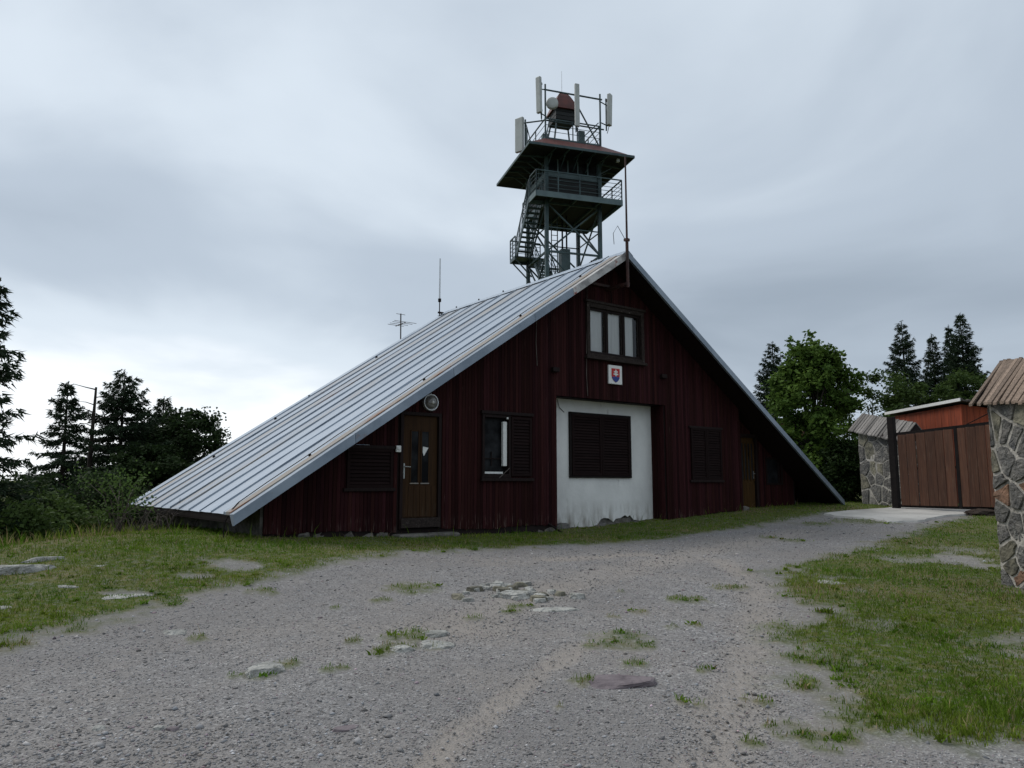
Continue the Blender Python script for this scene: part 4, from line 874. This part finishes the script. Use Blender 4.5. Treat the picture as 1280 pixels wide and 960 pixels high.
# gate
gp = at_depth(1121, 632, 20.55); gr = np.array([.602, -.798])
gate = thing('gate', 'brown vertical board gate with dark steel frame between the two stone walls', 'gate', (gp[0], gp[1], 0), math.atan2(gr[1], gr[0]))
gzb = .98; GL = 3.3
gtop = lambda x: 2.92 + .065 * x
bevel(MB().box((-.09, -.08, .6), (.08, .08, 3.40)).build('post', M_BLACK, gate), .01)
bevel(MB().box((GL, -.10, .6), (GL + .2, .10, 3.3)).build('post', M_BLACK, gate), .01)
fr_ = MB().bar((.12, -.0, gtop(.1)), (GL - .02, -.0, gtop(GL)), .06, .08).bar((.12, 0, gzb + .05), (GL - .02, 0, gzb + .02), .06, .08).bar((1.62, -.02, gzb), (1.62, -.02, gtop(1.6)), .09, .08).bar((.15, .04, 2.0), (GL, .04, 2.05), .04, .06)
fr_.bar((1.75, .03, gtop(1.7)), (2.9, .03, gtop(2.9) + .45), .02).build('frame', M_BLACK, gate)
xx = .16
while xx < GL - .1:
    w_ = random.uniform(.19, .25)
    if 1.58 < xx + w_ and xx < 1.66:
        if xx < 1.58 and 1.58 - xx > .08: w_ = 1.58 - xx
        else: xx = 1.66; continue
    z1_ = gtop(xx) - .03; y_ = random.uniform(-.02, .0)
    bevel(MB().box((xx, -.045 + y_, gzb + .06), (xx + w_ - .012, -.015 + y_, z1_)).build('board', M_GATE, gate), .005); xx += w_
# shed behind the gate: long side along the drive, high eave towards it
c0 = at_depth(1201, 500, 22.0); c1 = at_depth(1112, 516, 26.2); dv = (c1 - c0)[:2]; SLn = float(np.linalg.norm(dv)); ang_s = math.atan2(dv[1], dv[0]) - math.pi / 2
shed = thing('shed', 'orange red board shed with white roof edge behind the gate', 'shed', (c0[0], c0[1], 0), ang_s)
ZS = float(c0[2]); dzs = (c1[2] - c0[2]) / SLn
body_s = MB().add([(.03, .03, .7), (2.6, .03, .7), (2.6, SLn - .3, .7), (.03, SLn - .3, .7), (.03, .03, ZS - .12), (2.6, .03, ZS - .50), (2.6, SLn - .3, ZS - .50), (.03, SLn - .3, ZS - .12)],
                  [(0, 3, 2, 1), (4, 5, 6, 7), (0, 1, 5, 4), (1, 2, 6, 5), (2, 3, 7, 6), (3, 0, 4, 7)]).build('wall', M_BACK, shed)
n = 22
for i in range(n):
    a = .0 + i * (SLn - .3) / n; b = a + (SLn - .3) / n - .006; j_ = random.uniform(0, .008); MB().box((-.0 - j_, a, .85), (.029, b, ZS - .13)).build('board', M_ORANGE, body_s)
n = 15
for i in range(n):
    a = .0 + i * 2.6 / n; b = a + 2.6 / n - .006; j_ = random.uniform(0, .008); MB().prism([(a, .85), (b, .85), (b, ZS - .125 - .146 * b), (a, ZS - .125 - .146 * a)], -.001 - j_, .0285).build('board', M_ORANGE, body_s)
rfs = MB().add([(-.14, -.22, ZS - .04), (2.85, -.22, ZS - .46), (2.85, SLn, ZS - .46), (-.14, SLn, ZS - .04), (-.14, -.22, ZS + .0), (2.85, -.22, ZS - .42), (2.85, SLn, ZS - .42), (-.14, SLn, ZS + .0)],
               [(0, 3, 2, 1), (4, 5, 6, 7), (0, 1, 5, 4), (1, 2, 6, 5), (2, 3, 7, 6), (3, 0, 4, 7)]).build('roof', M_GREYWOOD, shed)
MB().box((-.17, -.24, ZS - .055), (-.143, SLn + .02, ZS + .035)).build('fascia', M_WHITE, rfs)
for i in range(14): MB().tube([(-.12 + i * .22, -.25, ZS - .0 - .031 * i), (-.12 + i * .22, SLn - .01, ZS - .0 - .031 * i)], .035, 6).build('corrugation', M_GREYWOOD, rfs)

# small brick out-building glimpsed between roof and tree
bp0 = at_depth(958, 527, 29); ob = thing('brick_outbuilding', 'low weathered brick wall end glimpsed between the lodge roof and the leafy tree', 'wall', (bp0[0] - .3, bp0[1], 0), R(14))
core = MB().box((0, .02, .7), (2.4, .4, bp0[2] - .03)).build('core', M_MORTAR, ob)
bme = bevel(MB().box((0, 0, 0), (.24, .12, .07)).build('brick', M_BRICK, ob), .006)
bm_ = bme.data; bpy.data.objects.remove(bme)
for j in range(14):
    for i in range(9):
        o = link('brick', bm_, core); o.location = (.0 + i * .262 + (.13 if j % 2 else 0), -.0 + random.uniform(-.012, .01), bp0[2] - .13 - j * .088)
MB().box((-.05, -.06, bp0[2] - .03), (2.5, .46, bp0[2] + .03)).build('coping', M_GREYWOOD, ob)

# concrete apron before the gate
ap = [gx(*p) for p in [(1028, 644), (1060, 640), (1090, 637.5), (1119, 635), (1180, 634), (1246, 637), (1225, 641), (1175, 648), (1150, 654), (1105, 655), (1085, 650), (1050, 648)]]
apv = []
cxy = np.mean(ap, 0)
ring2 = []
for i in range(len(ap)):
    for k in range(4):
        p = ap[i] + (ap[(i + 1) % len(ap)] - ap[i]) * k / 4; ring2.append(p + rng.normal(0, .05, 2))
vsA = []; nn = len(ring2); scs = (1, .97, .7, .4, .12)
for k, s in enumerate(scs):
    for p in ring2:
        q = cxy + (p - cxy) * s; vsA.append((q[0], q[1], float(gz(*q)) + (-.04 if k == 0 else .045)))
fsA = [(k * nn + j, k * nn + (j + 1) % nn, (k + 1) * nn + (j + 1) % nn, (k + 1) * nn + j) for k in range(len(scs) - 1) for j in range(nn)] + [tuple((len(scs) - 1) * nn + j for j in range(nn))]
ao = MB().add(vsA, fsA).build('concrete_apron', M_CONC); ao['kind'] = 'structure'
p = gpt(1228, 645); eh = tag(link('earth_heap', blob(.42, .32, .14, M_DIRT, 8, 11, 7, .3)), 'low heap of dark earth at the edge of the concrete apron', 'earth'); eh.location = p + np.array([0, 0, .03])

# ------------------------------------------------------------------ rocks
def rock(px, py, w, dpt, h, label, m=M_ROCK, seed=0, rot=0, sink=.35, group=None, name='rock', jit=.17):
    p = gpt(px, py); o = link(name, hewn(w / 1.5, dpt / 1.5, h * 1.25, m, seed, *((22, 14) if w > .16 else (9, 6)))); o.location = (p[0], p[1], p[2] + h * (.02 - sink * .1)); o.rotation_euler = (random.uniform(-.05, .05), random.uniform(-.05, .05), rot)
    for pl_ in o.data.polygons: pl_.use_smooth = False
    return tag(o, label, 'rock', group)
rock(333, 840, .30, .36, .09, 'whitish boulder top with grass at its side, standing alone in the gravel', seed=1, rot=.4)
rock(500, 813, .19, .20, .06, 'pale rock beside the mossy tuft in the gravel, greyer of the pair', seed=2)
rock(545, 809, .23, .24, .06, 'rounded pale flat rock of the cluster with a mossy tuft', seed=3, rot=1)
rock(546, 793, .22, .22, .035, 'thin pale slab edge behind the rounded rocks of the mossy cluster', seed=4)
rock(765, 853, .46, .34, .045, 'flat purple grey slab sunk in the gravel with grass at its edge', M_PURPLE, 5, .1, jit=.12)
rock(220, 791, .24, .16, .035, 'small flat pale stone sunk in the gravel below the grass bank', seed=6)
rock(122, 912, .085, .07, .03, 'small buff pebble lying alone among coarse grey gravel', seed=7)
rock(198, 911, .08, .07, .03, 'small buff stone next to a purple chip in the coarse gravel', seed=8)
rock(216, 913, .07, .06, .03, 'small purple stone chip beside a buff stone in the gravel', M_PURPLE, 9)
rock(1040, 730, .42, .40, .05, 'long pale flat rock at the lawn edge beside the wheel track', seed=10, rot=.1)
rock(12, 718, .75, .3, .2, 'big light rock ledge showing through dry grass on the bank', seed=11, rot=.5)
rock(56, 702, .45, .2, .12, 'low light rock rib behind the ledge in dry grass', seed=12, rot=.6)
rock(153, 747, .42, .3, .04, 'pale flat rock at the lower edge of the grass bank', seed=13, rot=.3)
rock(125, 709, .17, .1, .04, 'small white stone lying in green grass on the bank', seed=14)
rock(3, 762, .2, .16, .05, 'small white stone at the foot of the grass bank below the ledge', seed=15)
rock(86, 735, .3, .18, .05, 'light stone half hidden in grass below the ledge', seed=16)
rock(430, 911, .16, .10, .02, 'narrow dark purple stone flush with the gravel beside the tyre track', M_PURPLE, 17, .5)
rock(1190, 706, .25, .2, .04, 'flat grey stone in the bare patch of the lawn', M_STONES[0], 18)
rock(642, 745, .36, .30, .09, 'largest pale rock of the rubble patch in the gravel', seed=19)
rock(690, 763, .5, .2, .03, 'pale flat rock below the rubble patch in the gravel', seed=20)
for i in range(46):
    q = random.gauss(0, 1); px_ = 645 + 30 * q + random.uniform(-22, 22); py_ = 742 + random.gauss(0, 5) + .06 * (px_ - 645); s = random.uniform(.06, .15)
    rock(px_, py_, s * 1.2, s, s * .6, 'small pale stone of the rubble patch in the gravel', M_ROCK if i % 4 else M_STONES[3], 100 + i, random.uniform(0, 3), -.4, 'rubble stones in the gravel')

# ------------------------------------------------------------------ scattered gravel and grass (uncountable)
def in_house(x, y):
    u = (x - HO[0]) * HD[0] + (y - HO[1]) * HD[1]; w = (x - HO[0]) * HN[0] + (y - HO[1]) * HN[1]
    return (u > -2.9) & (u < 12.6) & (w > .35)
def sample(n, r0, r1, a0=-43, a1=43, power=1.0):
    u = rng.random(n); r = r0 * (r1 / r0) ** (u ** power); a = np.radians(rng.uniform(a0, a1, n)); return r * np.sin(a), r * np.cos(a), r
x, y, r = sample(190000, 3.2, 20)
g, tr, dr = masks(x, y); keep = (g < .35) & (rng.random(len(x)) > tr * .85) & ~in_house(x, y); x, y, r, tr = x[keep], y[keep], r[keep], tr[keep]
n = len(x); size = (.0028 + .005 * rng.random(n) ** 2.2 + .010 * (rng.random(n) > .990)) * (.8 + r / 16)
cq = gx(150, 935); co_ = np.exp(-((x - cq[0]) / 1.3) ** 2 - ((y - cq[1]) / .6) ** 2); size *= 1 + .8 * (rng.random(n) < .45 * co_)
size *= (1 + .5 * (fbm(x * .8, y * .8 + 50) - .5))
octa = np.array([(1, 0, 0), (0, 1, 0), (-1, 0, 0), (0, -1, 0), (0, 0, 1), (0, 0, -1)], float); of = np.array([(0, 1, 4), (1, 2, 4), (2, 3, 4), (3, 0, 4), (1, 0, 5), (2, 1, 5), (3, 2, 5), (0, 3, 5)])
sc3 = np.stack([rng.uniform(.8, 1.5, n), rng.uniform(.7, 1.1, n), rng.uniform(.4, .75, n)], 1) * size[:, None]
V = octa[None] * (1 + rng.uniform(-.3, .3, (n, 6, 1))) + rng.uniform(-.28, .28, (n, 6, 3)); V = V * sc3[:, None]
th = rng.uniform(0, 6.28, n); c_, s_ = np.cos(th)[:, None], np.sin(th)[:, None]; V = np.stack([V[..., 0] * c_ - V[..., 1] * s_, V[..., 0] * s_ + V[..., 1] * c_, V[..., 2]], 2)
V += np.stack([x, y, gz(x, y) + sc3[:, 2] * .25], 1)[:, None]
F = (of[None] + 6 * np.arange(n)[:, None, None]).reshape(-1, 3)
v_ = .215 * np.exp(rng.normal(0, .33, n)); v_ = np.clip(v_, .06, .6); hue = rng.normal(0, .035, n)
tint = np.stack([v_ * (1.02 + hue), v_ * .985, v_ * (.975 - hue)], 1); pr_ = rng.random(n) < .05; tint[pr_] *= np.array([1.05, .85, .95])
o = link('gravel', npmesh('gravel', V.reshape(-1, 3), F, M_PEB, np.repeat(tint, 6, 0))); o['kind'] = 'stuff'; o['label'] = 'loose grey gravel stones scattered over the drive'; o['category'] = 'gravel'

def blades(n, r0, r1, a0, a1, hmul=1., power=1., gmin=.25, extra=None):
    x, y, r = sample(n, r0, r1, a0, a1, power)
    g, tr, dr = masks(x, y); dens = .6 * fbm(x * 2.2 + 5, y * 2.2 + 7) + .4 * fbm(x * 8 + 1, y * 8)
    keep = (g * np.clip(1.7 * (dens - .5) + .86, .2, 1.3) > rng.uniform(gmin, .95, len(x)) * .9) & ~in_house(x, y)
    return x[keep], y[keep], r[keep], dr[keep], g[keep]
def grass(x, y, r, dr, g, h0, h1, width, name, label, lean=.5, dryb=0.):
    n = len(x); h = rng.uniform(h0, h1, n) * (.45 + 1.1 * np.clip(fbm(x * 1.7 + 20, y * 1.7) - .3, 0, 1) ) * (.4 + 1.2 * fbm(x * 9, y * 9 + 30)) * (.5 + .5 * g); w = width * rng.uniform(.7, 1.3, n) * (.75 + r / 13)
    th = rng.uniform(0, 6.28, n); dx, dy = np.cos(th), np.sin(th); ln = rng.uniform(.1, lean, n) * h; la = rng.uniform(0, 6.28, n); lx, ly = np.cos(la) * ln, np.sin(la) * ln
    z = gz(x, y) + .015
    P = np.stack([x, y, z], 1); D = np.stack([dx * w / 2, dy * w / 2, np.zeros(n)], 1)
    M1 = P + np.stack([lx * .35, ly * .35, h * .6], 1); T = P + np.stack([lx, ly, h], 1)
    V = np.stack([P - D, P + D, M1 - D * .7, M1 + D * .7, T], 1).reshape(-1, 3)
    k = 5 * np.arange(n)[:, None, None]; F = (np.array([(0, 1, 3), (0, 3, 2), (2, 3, 4)])[None] + k).reshape(-1, 3)
    gr_ = np.array([.078, .152, .014]); yl = np.array([.155, .195, .028]); br = np.array([.28, .22, .115])
    p = np.clip(fbm(x * 1.1 + 60, y * 1.1) * 1.7 - .55 + rng.normal(0, .15, n), 0, 1)[:, None]; c = gr_ * (1 - p) + yl * p
    q = (rng.random(n) < .05 + .7 * dr ** 1.3 + dryb)[:, None]; c = c * (.55 + .9 * fbm(x * 4 + 9, y * 4))[:, None]; c = np.where(q, br * rng.uniform(.6, 1.2, (n, 1)), c) * rng.uniform(.65, 1.3, (n, 1))
    o = link(name, npmesh(name, V, F, M_GRASS, np.repeat(c, 5, 0))); o['kind'] = 'stuff'; o['label'] = label; o['category'] = 'grass'
a = blades(480000, 3.4, 26, -44, 44, power=.85)
grass(*a, .016, .075, .005, 'grass', 'short green and yellowing grass on the lawn, banks and tufts', .9)
# taller grass at the lodge foot and on the bank
x, y, r = sample(60000, 9, 24, -44, 44); u = (x - HO[0]) * HD[0] + (y - HO[1]) * HD[1]; w = (x - HO[0]) * HN[0] + (y - HO[1]) * HN[1]
k1 = (w > -.9) & (w < .35) & (u > -5) & (u < 14) & (rng.random(len(x)) < np.exp(-np.abs(w) * 3.) * .12)
k2 = (rng.random(len(x)) < .85 * np.exp(-((x + 8.3) / 1.8) ** 2 - ((y - 12.) / 2.2) ** 2))
kk = k1 | k2; g, tr, dr = masks(x[kk], y[kk])
grass(x[kk], y[kk], r[kk], dr, np.maximum(g, .6), .08, .34, .006, 'tall_grass', 'taller seeding grass on the bank and along the lodge foot', .7)

# thin straw stems and broad-leaved weeds in the turf
x, y, r = sample(26000, 3.6, 22, -44, 44); g, tr, dr = masks(x, y); kk = (g > .45) & (rng.random(len(x)) < .10 + .5 * dr + .5 * np.clip(fbm(x * .9 + 14, y * .9 + 3) - .55, 0, 1)) & ~in_house(x, y)
grass(x[kk], y[kk], r[kk], dr[kk] * 0 + .0, g[kk], .07, .22, .0026, 'straw', 'thin dry straw stems standing in the turf', 1.1, 1.0)
x, y, r = sample(2600, 3.6, 20, -44, 44); g, tr, dr = masks(x, y); kk = (g > .25) & (rng.random(len(x)) < .35) & ~in_house(x, y); x, y, r = x[kk], y[kk], r[kk]; m_ = 14
x = np.repeat(x, m_) + rng.normal(0, .022, len(x) * m_); y = np.repeat(y, m_) + rng.normal(0, .022, len(y) * m_); r = np.repeat(r, m_)
grass(x, y, r, x * 0, x * 0 + 1, .02, .06, .016, 'weeds', 'low broad leaved weeds in the turf', 1.6)

# ------------------------------------------------------------------ trees
def rotv(v, a): c, s = math.cos(a), math.sin(a); return np.array([v[0] * c - v[1] * s, v[0] * s + v[1] * c, v[2]])
def spruce_mesh(h, rmax, seed, whorl=.27, dens=1., z0=.05, ragged=.25):
    """tiers of drooping branches with upturned tips; every twig carries a brush of needle sprays"""
    rr = np.random.default_rng(seed); wood = MB(); Q = []; D = []; K = []
    wood.tube([(0, 0, -1.0), (.02, .01, h * .5), (0, 0, h)], [.03 + h * .015, .02 + h * .008, .010], 7)
    z = h * z0
    while z < h - .12:
        f = z / h; L0 = rmax * (1 - f) ** .9 + .05; nb = int(rr.integers(6, 9)) if f < .88 else 5; a0 = rr.uniform(0, 6.28)
        for b in range(nb):
            L = L0 * rr.uniform(1 - ragged * 1.5, 1 + ragged); az_ = a0 + 6.283 * b / nb + rr.normal(0, .2); el = .95 * f ** 2 - .28 + rr.normal(0, .08)
            n = max(2, int(L / .13)); p = np.array([0, 0, z + rr.normal(0, .06)]); d = np.array([math.cos(az_), math.sin(az_), 0]); pts = [p]
            for i in range(n):
                e = el + .5 * (i / n) ** 2 - .15 * (1 - f) * math.sin(3.14 * i / n); p = p + (d * math.cos(e) + np.array([0, 0, math.sin(e)])) * L / n; pts.append(p)
            if L > .4: wood.tube([tuple(pts[0]), tuple(pts[n // 2]), tuple(pts[-1])], .007 + .007 * L, 4, .003, cap=False)
            for i in range(1, n + 1):
                q = pts[i]; wl_ = min(.55, .40 * L * (1 - i / (n + 1)) + .08) * rr.uniform(.6, 1.25)
                Q.append(q); D.append(d); K.append(1.25)
                for sgn in (-1, 1):
                    aa = az_ + sgn * rr.uniform(.55, 1.0); td = np.array([math.cos(aa), math.sin(aa), rr.uniform(-.5, .0)]); sg = max(1, int(round(wl_ / .10)))
                    for s_ in range(sg): Q.append(q + td * wl_ * (s_ + .5) / sg); D.append(td); K.append(1.)
        z += whorl * rr.uniform(.75, 1.25) * (1.0 if f < .6 else .7)
    for i in range(8): Q.append(np.array([0, 0, h - .06 * i])); D.append(np.array([0, 0, 1.2])); K.append(.7)
    m = max(3, int(6 * dens)); Q = np.repeat(np.array(Q), m, 0); D = np.repeat(np.array(D), m, 0); K = np.repeat(np.array(K), m)[:, None]; n = len(Q)
    dd = D + rr.normal(0, .5, (n, 3)); dd /= np.linalg.norm(dd, axis=1)[:, None]; sd_ = np.cross(dd, rr.normal(0, 1, (n, 3))); sd_ /= np.linalg.norm(sd_, axis=1)[:, None] + 1e-9
    ln = rr.uniform(.08, .17, (n, 1)) * K; wd = rr.uniform(.013, .028, (n, 1)); Q = Q + rr.normal(0, .025, (n, 3))
    V = np.stack([Q - sd_ * wd, Q + sd_ * wd, Q + dd * ln - np.array([0, 0, .02])], 1).reshape(-1, 3)
    T = np.array([.019, .033, .016]) * rr.uniform(.6, 1.6, (n, 1))
    return wood, npmesh('crown', V, np.arange(len(V)).reshape(-1, 3), M_NEEDLE, np.repeat(T, 3, 0))
def place(px, Y): r = ray(px, 600); X = r[0] * Y / r[1]; return X, Y, float(gz(X, Y))
def topz(py, Y, px=640): r = ray(px, py); return 1.6 + r[2] * Y / r[1]
GS = 'spruces round the lodge'
def spruce(px, py, Y, rmax, label, seed, rot=0, **k):
    X, Y_, z = place(px, Y); h = topz(py, Y) - z; w, c = spruce_mesh(h, rmax, seed, **k)
    t_ = thing('spruce_tree', label, 'tree', (X, Y_, z), rot, GS); w.build('trunk', M_BARK, t_); link('crown', c, t_); return t_
def broad_mesh(h, rx, ry, zc, seed, nclump=60, leaves=170, lsize=.07, cols=((.05, .10, .02), (.085, .15, .03)), clump=.5, z_lo=.12, trunk=.09, limbs=9, shoots=0):
    rr = np.random.default_rng(seed); wood = MB(); C = []; small = []
    wood.tube([(0, 0, -.6), (.05, .03, h * .35), (-.02, .04, h * .7)], [trunk, trunk * .7, trunk * .25], 7)
    for i in range(nclump):
        f = (i + rr.random()) / nclump; zf = z_lo + (1 - z_lo) * f * .97; k_ = (zf - zc) / ((1 - zc) if zf > zc else (zc + .25)); rad_ = math.sqrt(max(.004, 1 - abs(k_) ** 1.8)); a = rr.uniform(0, 6.28); q = rr.random() ** .4
        C.append((rx * rad_ * q * math.cos(a), ry * rad_ * q * math.sin(a), zf * h))
    for i in range(shoots):      # loose leading shoots that stand clear of the crown
        a = rr.uniform(0, 6.28); q = rr.random() ** .6; zf = rr.uniform(.62, 1.0); k_ = (zf - zc) / (1 - zc); rad_ = math.sqrt(max(.01, 1 - k_ ** 2)); r_ = rx * rad_ * q * 1.05
        for j in range(4): C.append((r_ * math.cos(a) * (1 + .05 * j), r_ * math.sin(a) * (1 + .05 * j), zf * h + .16 * j + (1 - q) * .0)); small.append(len(C) - 1)
    nclump = len(C); C = np.array(C)
    for i in rr.choice(nclump, min(nclump, limbs), replace=False):
        e = C[i]; s = np.array([0, 0, max(.1, e[2] * rr.uniform(.35, .6))]); m_ = (s + e) / 2 + rr.normal(0, .08, 3) + np.array([0, 0, .1]); wood.tube([tuple(s), tuple(m_), tuple(e)], trunk * .4, 5, .01)
    n = nclump * leaves; cid = np.repeat(np.arange(nclump), leaves); cz = clump * rr.uniform(.6, 1.25, nclump); cz[small] = .16; lv = np.full(nclump, leaves); lv[small] = 26; cid = np.repeat(np.arange(nclump), lv); n = len(cid); cs_ = cz[cid]
    d = rr.normal(0, 1, (n, 3)); d /= np.linalg.norm(d, axis=1)[:, None]; P = C[cid] + d * (rr.random((n, 1)) ** .5) * cs_[:, None] * np.array([1, 1, .62])
    P[:, 2] = np.maximum(P[:, 2], .03)
    ax = rr.normal(0, 1, (n, 3)); ax[:, 2] = ax[:, 2] * .5 - .35; ax /= np.linalg.norm(ax, axis=1)[:, None]; nb = np.cross(ax, rr.normal(0, 1, (n, 3)) * np.array([.5, .5, 1.])); nb /= np.linalg.norm(nb, axis=1)[:, None] + 1e-9
    ls = lsize * rr.uniform(.6, 1.3, (n, 1)); V = np.stack([P, P + ax * ls * .5 + nb * ls * .42, P + ax * ls * 1.1, P + ax * ls * .5 - nb * ls * .42], 1).reshape(-1, 3)
    F = np.arange(4 * n).reshape(-1, 4); t_ = np.clip(rr.random(nclump)[cid] * .6 + rr.random(n) * .4, 0, 1)[:, None]; col = np.array(cols[0]) * (1 - t_) + np.array(cols[1]) * t_
    return wood, npmesh('crown', V, F, M_LEAF, np.repeat(col, 4, 0))
def broad(px, py, Y, rx, label, seed, name='broadleaf_tree', cat='tree', zc=.5, group=None, rot=0, hmin=None, **k):
    X, Y_, z = place(px, Y); h = topz(py, Y) - z; w, c = broad_mesh(h, rx, rx, zc, seed, **k)
    t_ = thing(name, label, cat, (X, Y_, z), rot, group); w.build('trunk', M_BARK, t_); link('crown', c, t_); return t_
# left side
spruce(-25, 350, 13.5, 1.0, 'ragged tall spruce cut by the picture edge above the dry grass bank', 1, ragged=.42, whorl=.36, z0=.10, dens=.9)
spruce(76, 478, 24, 1.2, 'slim young spruce standing apart beside the dead trunk', 2)
spruce(147, 464, 26, 2.5, 'broad dark spruce with ragged top beside the dead trunk', 3, whorl=.30)
spruce(199, 497, 30, 1.9, 'dark spruce behind the round leafy tree near the low roof eave', 4)
spruce(36, 588, 30, 1.3, 'low dark spruce between the slim spruce and the shrubs', 5)
spruce(116, 566, 27, 1.3, 'small dark spruce in front of the dead trunk', 6)
spruce(176, 512, 29, 1.7, 'dark spruce squeezed between the broad ragged spruce and the round leafy tree', 9)
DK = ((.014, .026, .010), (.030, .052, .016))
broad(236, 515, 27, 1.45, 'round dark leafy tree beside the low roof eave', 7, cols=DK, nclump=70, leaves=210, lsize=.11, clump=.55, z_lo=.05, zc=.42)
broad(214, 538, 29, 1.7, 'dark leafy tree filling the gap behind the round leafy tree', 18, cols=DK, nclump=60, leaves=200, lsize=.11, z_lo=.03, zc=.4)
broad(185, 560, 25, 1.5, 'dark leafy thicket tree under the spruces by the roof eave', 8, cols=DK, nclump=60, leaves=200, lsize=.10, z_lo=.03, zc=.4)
MD = ((.026, .05, .013), (.075, .115, .028))
for i, (px, py, Y, rx, lb) in enumerate([(10, 600, 15.5, 1.2, 'dense dark green bush under the ragged spruce'), (62, 622, 16, 1.1, 'green bush in front of the low dark spruce'), (110, 590, 19, 1.6, 'dark bush below the dead trunk'), (28, 640, 13.6, .7, 'low green shrub rising from the dry grass'), (175, 615, 20, 1.3, 'dark bush beside the far corner of the roof eave')]):
    broad(px, py, Y, rx, lb, 30 + i, 'bush', 'bush', .5, cols=MD if i in (1, 3) else DK, nclump=34, leaves=190, lsize=.07, clump=.42, z_lo=.02, trunk=.03, group='bushes on the bank')
# sparse shrub with pale leaves
X, Y_, z = place(158, 14.8); t_ = thing('shrub', 'sparse shrub with light green leaves and bare arching stems beside the roof eave', 'shrub', (X, Y_, z)); w = MB(); rr = np.random.default_rng(5); tips = []
for i in range(13):
    a = rr.uniform(0, 6.28); L = rr.uniform(.5, 1.25); p0 = np.array([rr.normal(0, .1), rr.normal(0, .1), 0]); p1 = p0 + np.array([math.cos(a) * .25 * L, math.sin(a) * .25 * L, L * .6]); p2 = p1 + np.array([math.cos(a) * .45 * L, math.sin(a) * .45 * L, L * .35]); w.tube([tuple(p0), tuple(p1), tuple(p2)], .014, 5, .004); tips += [p2, (p1 + p2) / 2, p2 + rr.normal(0, .1, 3)]
w.build('stem', M_TWIG, t_)
n = 900; cid = rr.integers(0, len(tips), n); P = np.array(tips)[cid] + rr.normal(0, .11, (n, 3)); ax = rr.normal(0, 1, (n, 3)); ax /= np.linalg.norm(ax, axis=1)[:, None]; nb = np.cross(ax, rr.normal(0, 1, (n, 3))); nb /= np.linalg.norm(nb, axis=1)[:, None]
ls = .055 * rr.uniform(.6, 1.3, (n, 1)); V = np.stack([P, P + ax * ls * .5 + nb * ls * .4, P + ax * ls, P + ax * ls * .5 - nb * ls * .4], 1).reshape(-1, 3)
link('crown', npmesh('crown', V, np.arange(4 * n).reshape(-1, 4), M_LEAF, np.repeat(np.array([.07, .115, .03]) * rr.uniform(.6, 1.3, (n, 1)), 4, 0)), t_)
X, Y_, z = place(188, 14.2); t_ = thing('bare_shrub', 'tangle of bare brown twigs against the roof eave corner', 'shrub', (X, Y_, z)); w = MB(); fine = MB()
for i in range(42):
    a = rr.uniform(0, 6.28); L = rr.uniform(.25, .7); p0 = np.array([rr.normal(0, .35), rr.normal(0, .2), 0]); p1 = p0 + np.array([math.cos(a) * .3 * L, math.sin(a) * .3 * L, L * .6]); p2 = p1 + np.array([math.cos(a + .5) * .45 * L, math.sin(a + .5) * .45 * L, L * .3 * rr.uniform(-.3, 1)]); (w if i % 2 else fine).tube([tuple(p0), tuple(p1), tuple(p2)], .009, 4, .003)
w.build('stem', M_TWIG, t_); fine.build('twig', M_BARK, t_)
# dead trunk
X, Y_, z = place(110, 25); t_ = thing('dead_tree', 'bare dead trunk with a few crooked branches between the spruces', 'tree', (X, Y_, z)); h = topz(484, 25) - z
MB().tube([(0, 0, -.5), (.02, 0, h * .5), (.05, 0, h)], [.10, .07, .035], 7).build('trunk', M_BARK, t_)
w = MB(); w.tube([(.05, 0, h - .08), (-.3, 0, h + .0), (-.75, .05, h + .12)], .025, 5, .008)
for i in range(9):
    zz_ = h - .35 - i * .24; a = rr.uniform(2.4, 3.9) if i % 3 else rr.uniform(-.5, .5); L = rr.uniform(.4, .95); w.tube([(.03, 0, zz_), (L * .5 * math.cos(a), L * .5 * math.sin(a), zz_ + .1), (L * math.cos(a), L * math.sin(a), zz_ + rr.uniform(-.15, .2))], .018, 4, .005)
w.build('branch', M_BARK, t_)
# right side
spruce(973, 428, 35, 2.2, 'dark spruce behind the bright leafy tree, next to the lodge roof', 11, whorl=.3)
spruce(1140, 402, 39, 2.5, 'broad spruce with tiered branches behind the gate post wall', 12, whorl=.36)
spruce(1178, 418, 41, 2.0, 'slim middle spruce of the trio behind the shed', 13)
spruce(1216, 392, 39, 2.4, 'tallest spruce of the group behind the shed', 14, whorl=.3)
spruce(1200, 408, 43, 1.5, 'thin spruce half hidden behind the tallest one', 15)
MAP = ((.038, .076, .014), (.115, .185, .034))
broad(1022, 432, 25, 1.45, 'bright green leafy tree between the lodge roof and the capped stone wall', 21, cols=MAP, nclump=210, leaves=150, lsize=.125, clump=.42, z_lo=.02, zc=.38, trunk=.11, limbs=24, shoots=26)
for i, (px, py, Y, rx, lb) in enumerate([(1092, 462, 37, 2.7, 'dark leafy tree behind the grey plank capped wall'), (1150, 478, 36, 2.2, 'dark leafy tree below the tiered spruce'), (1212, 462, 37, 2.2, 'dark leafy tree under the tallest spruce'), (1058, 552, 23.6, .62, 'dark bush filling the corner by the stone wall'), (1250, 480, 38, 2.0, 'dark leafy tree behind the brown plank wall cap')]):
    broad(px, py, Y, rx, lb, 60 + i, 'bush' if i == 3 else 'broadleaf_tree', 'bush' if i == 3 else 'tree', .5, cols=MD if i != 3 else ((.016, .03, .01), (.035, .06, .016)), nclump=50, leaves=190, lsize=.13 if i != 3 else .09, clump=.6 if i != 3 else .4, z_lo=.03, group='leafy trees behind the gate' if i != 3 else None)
p = gpt(1040, 628); z = p[2]
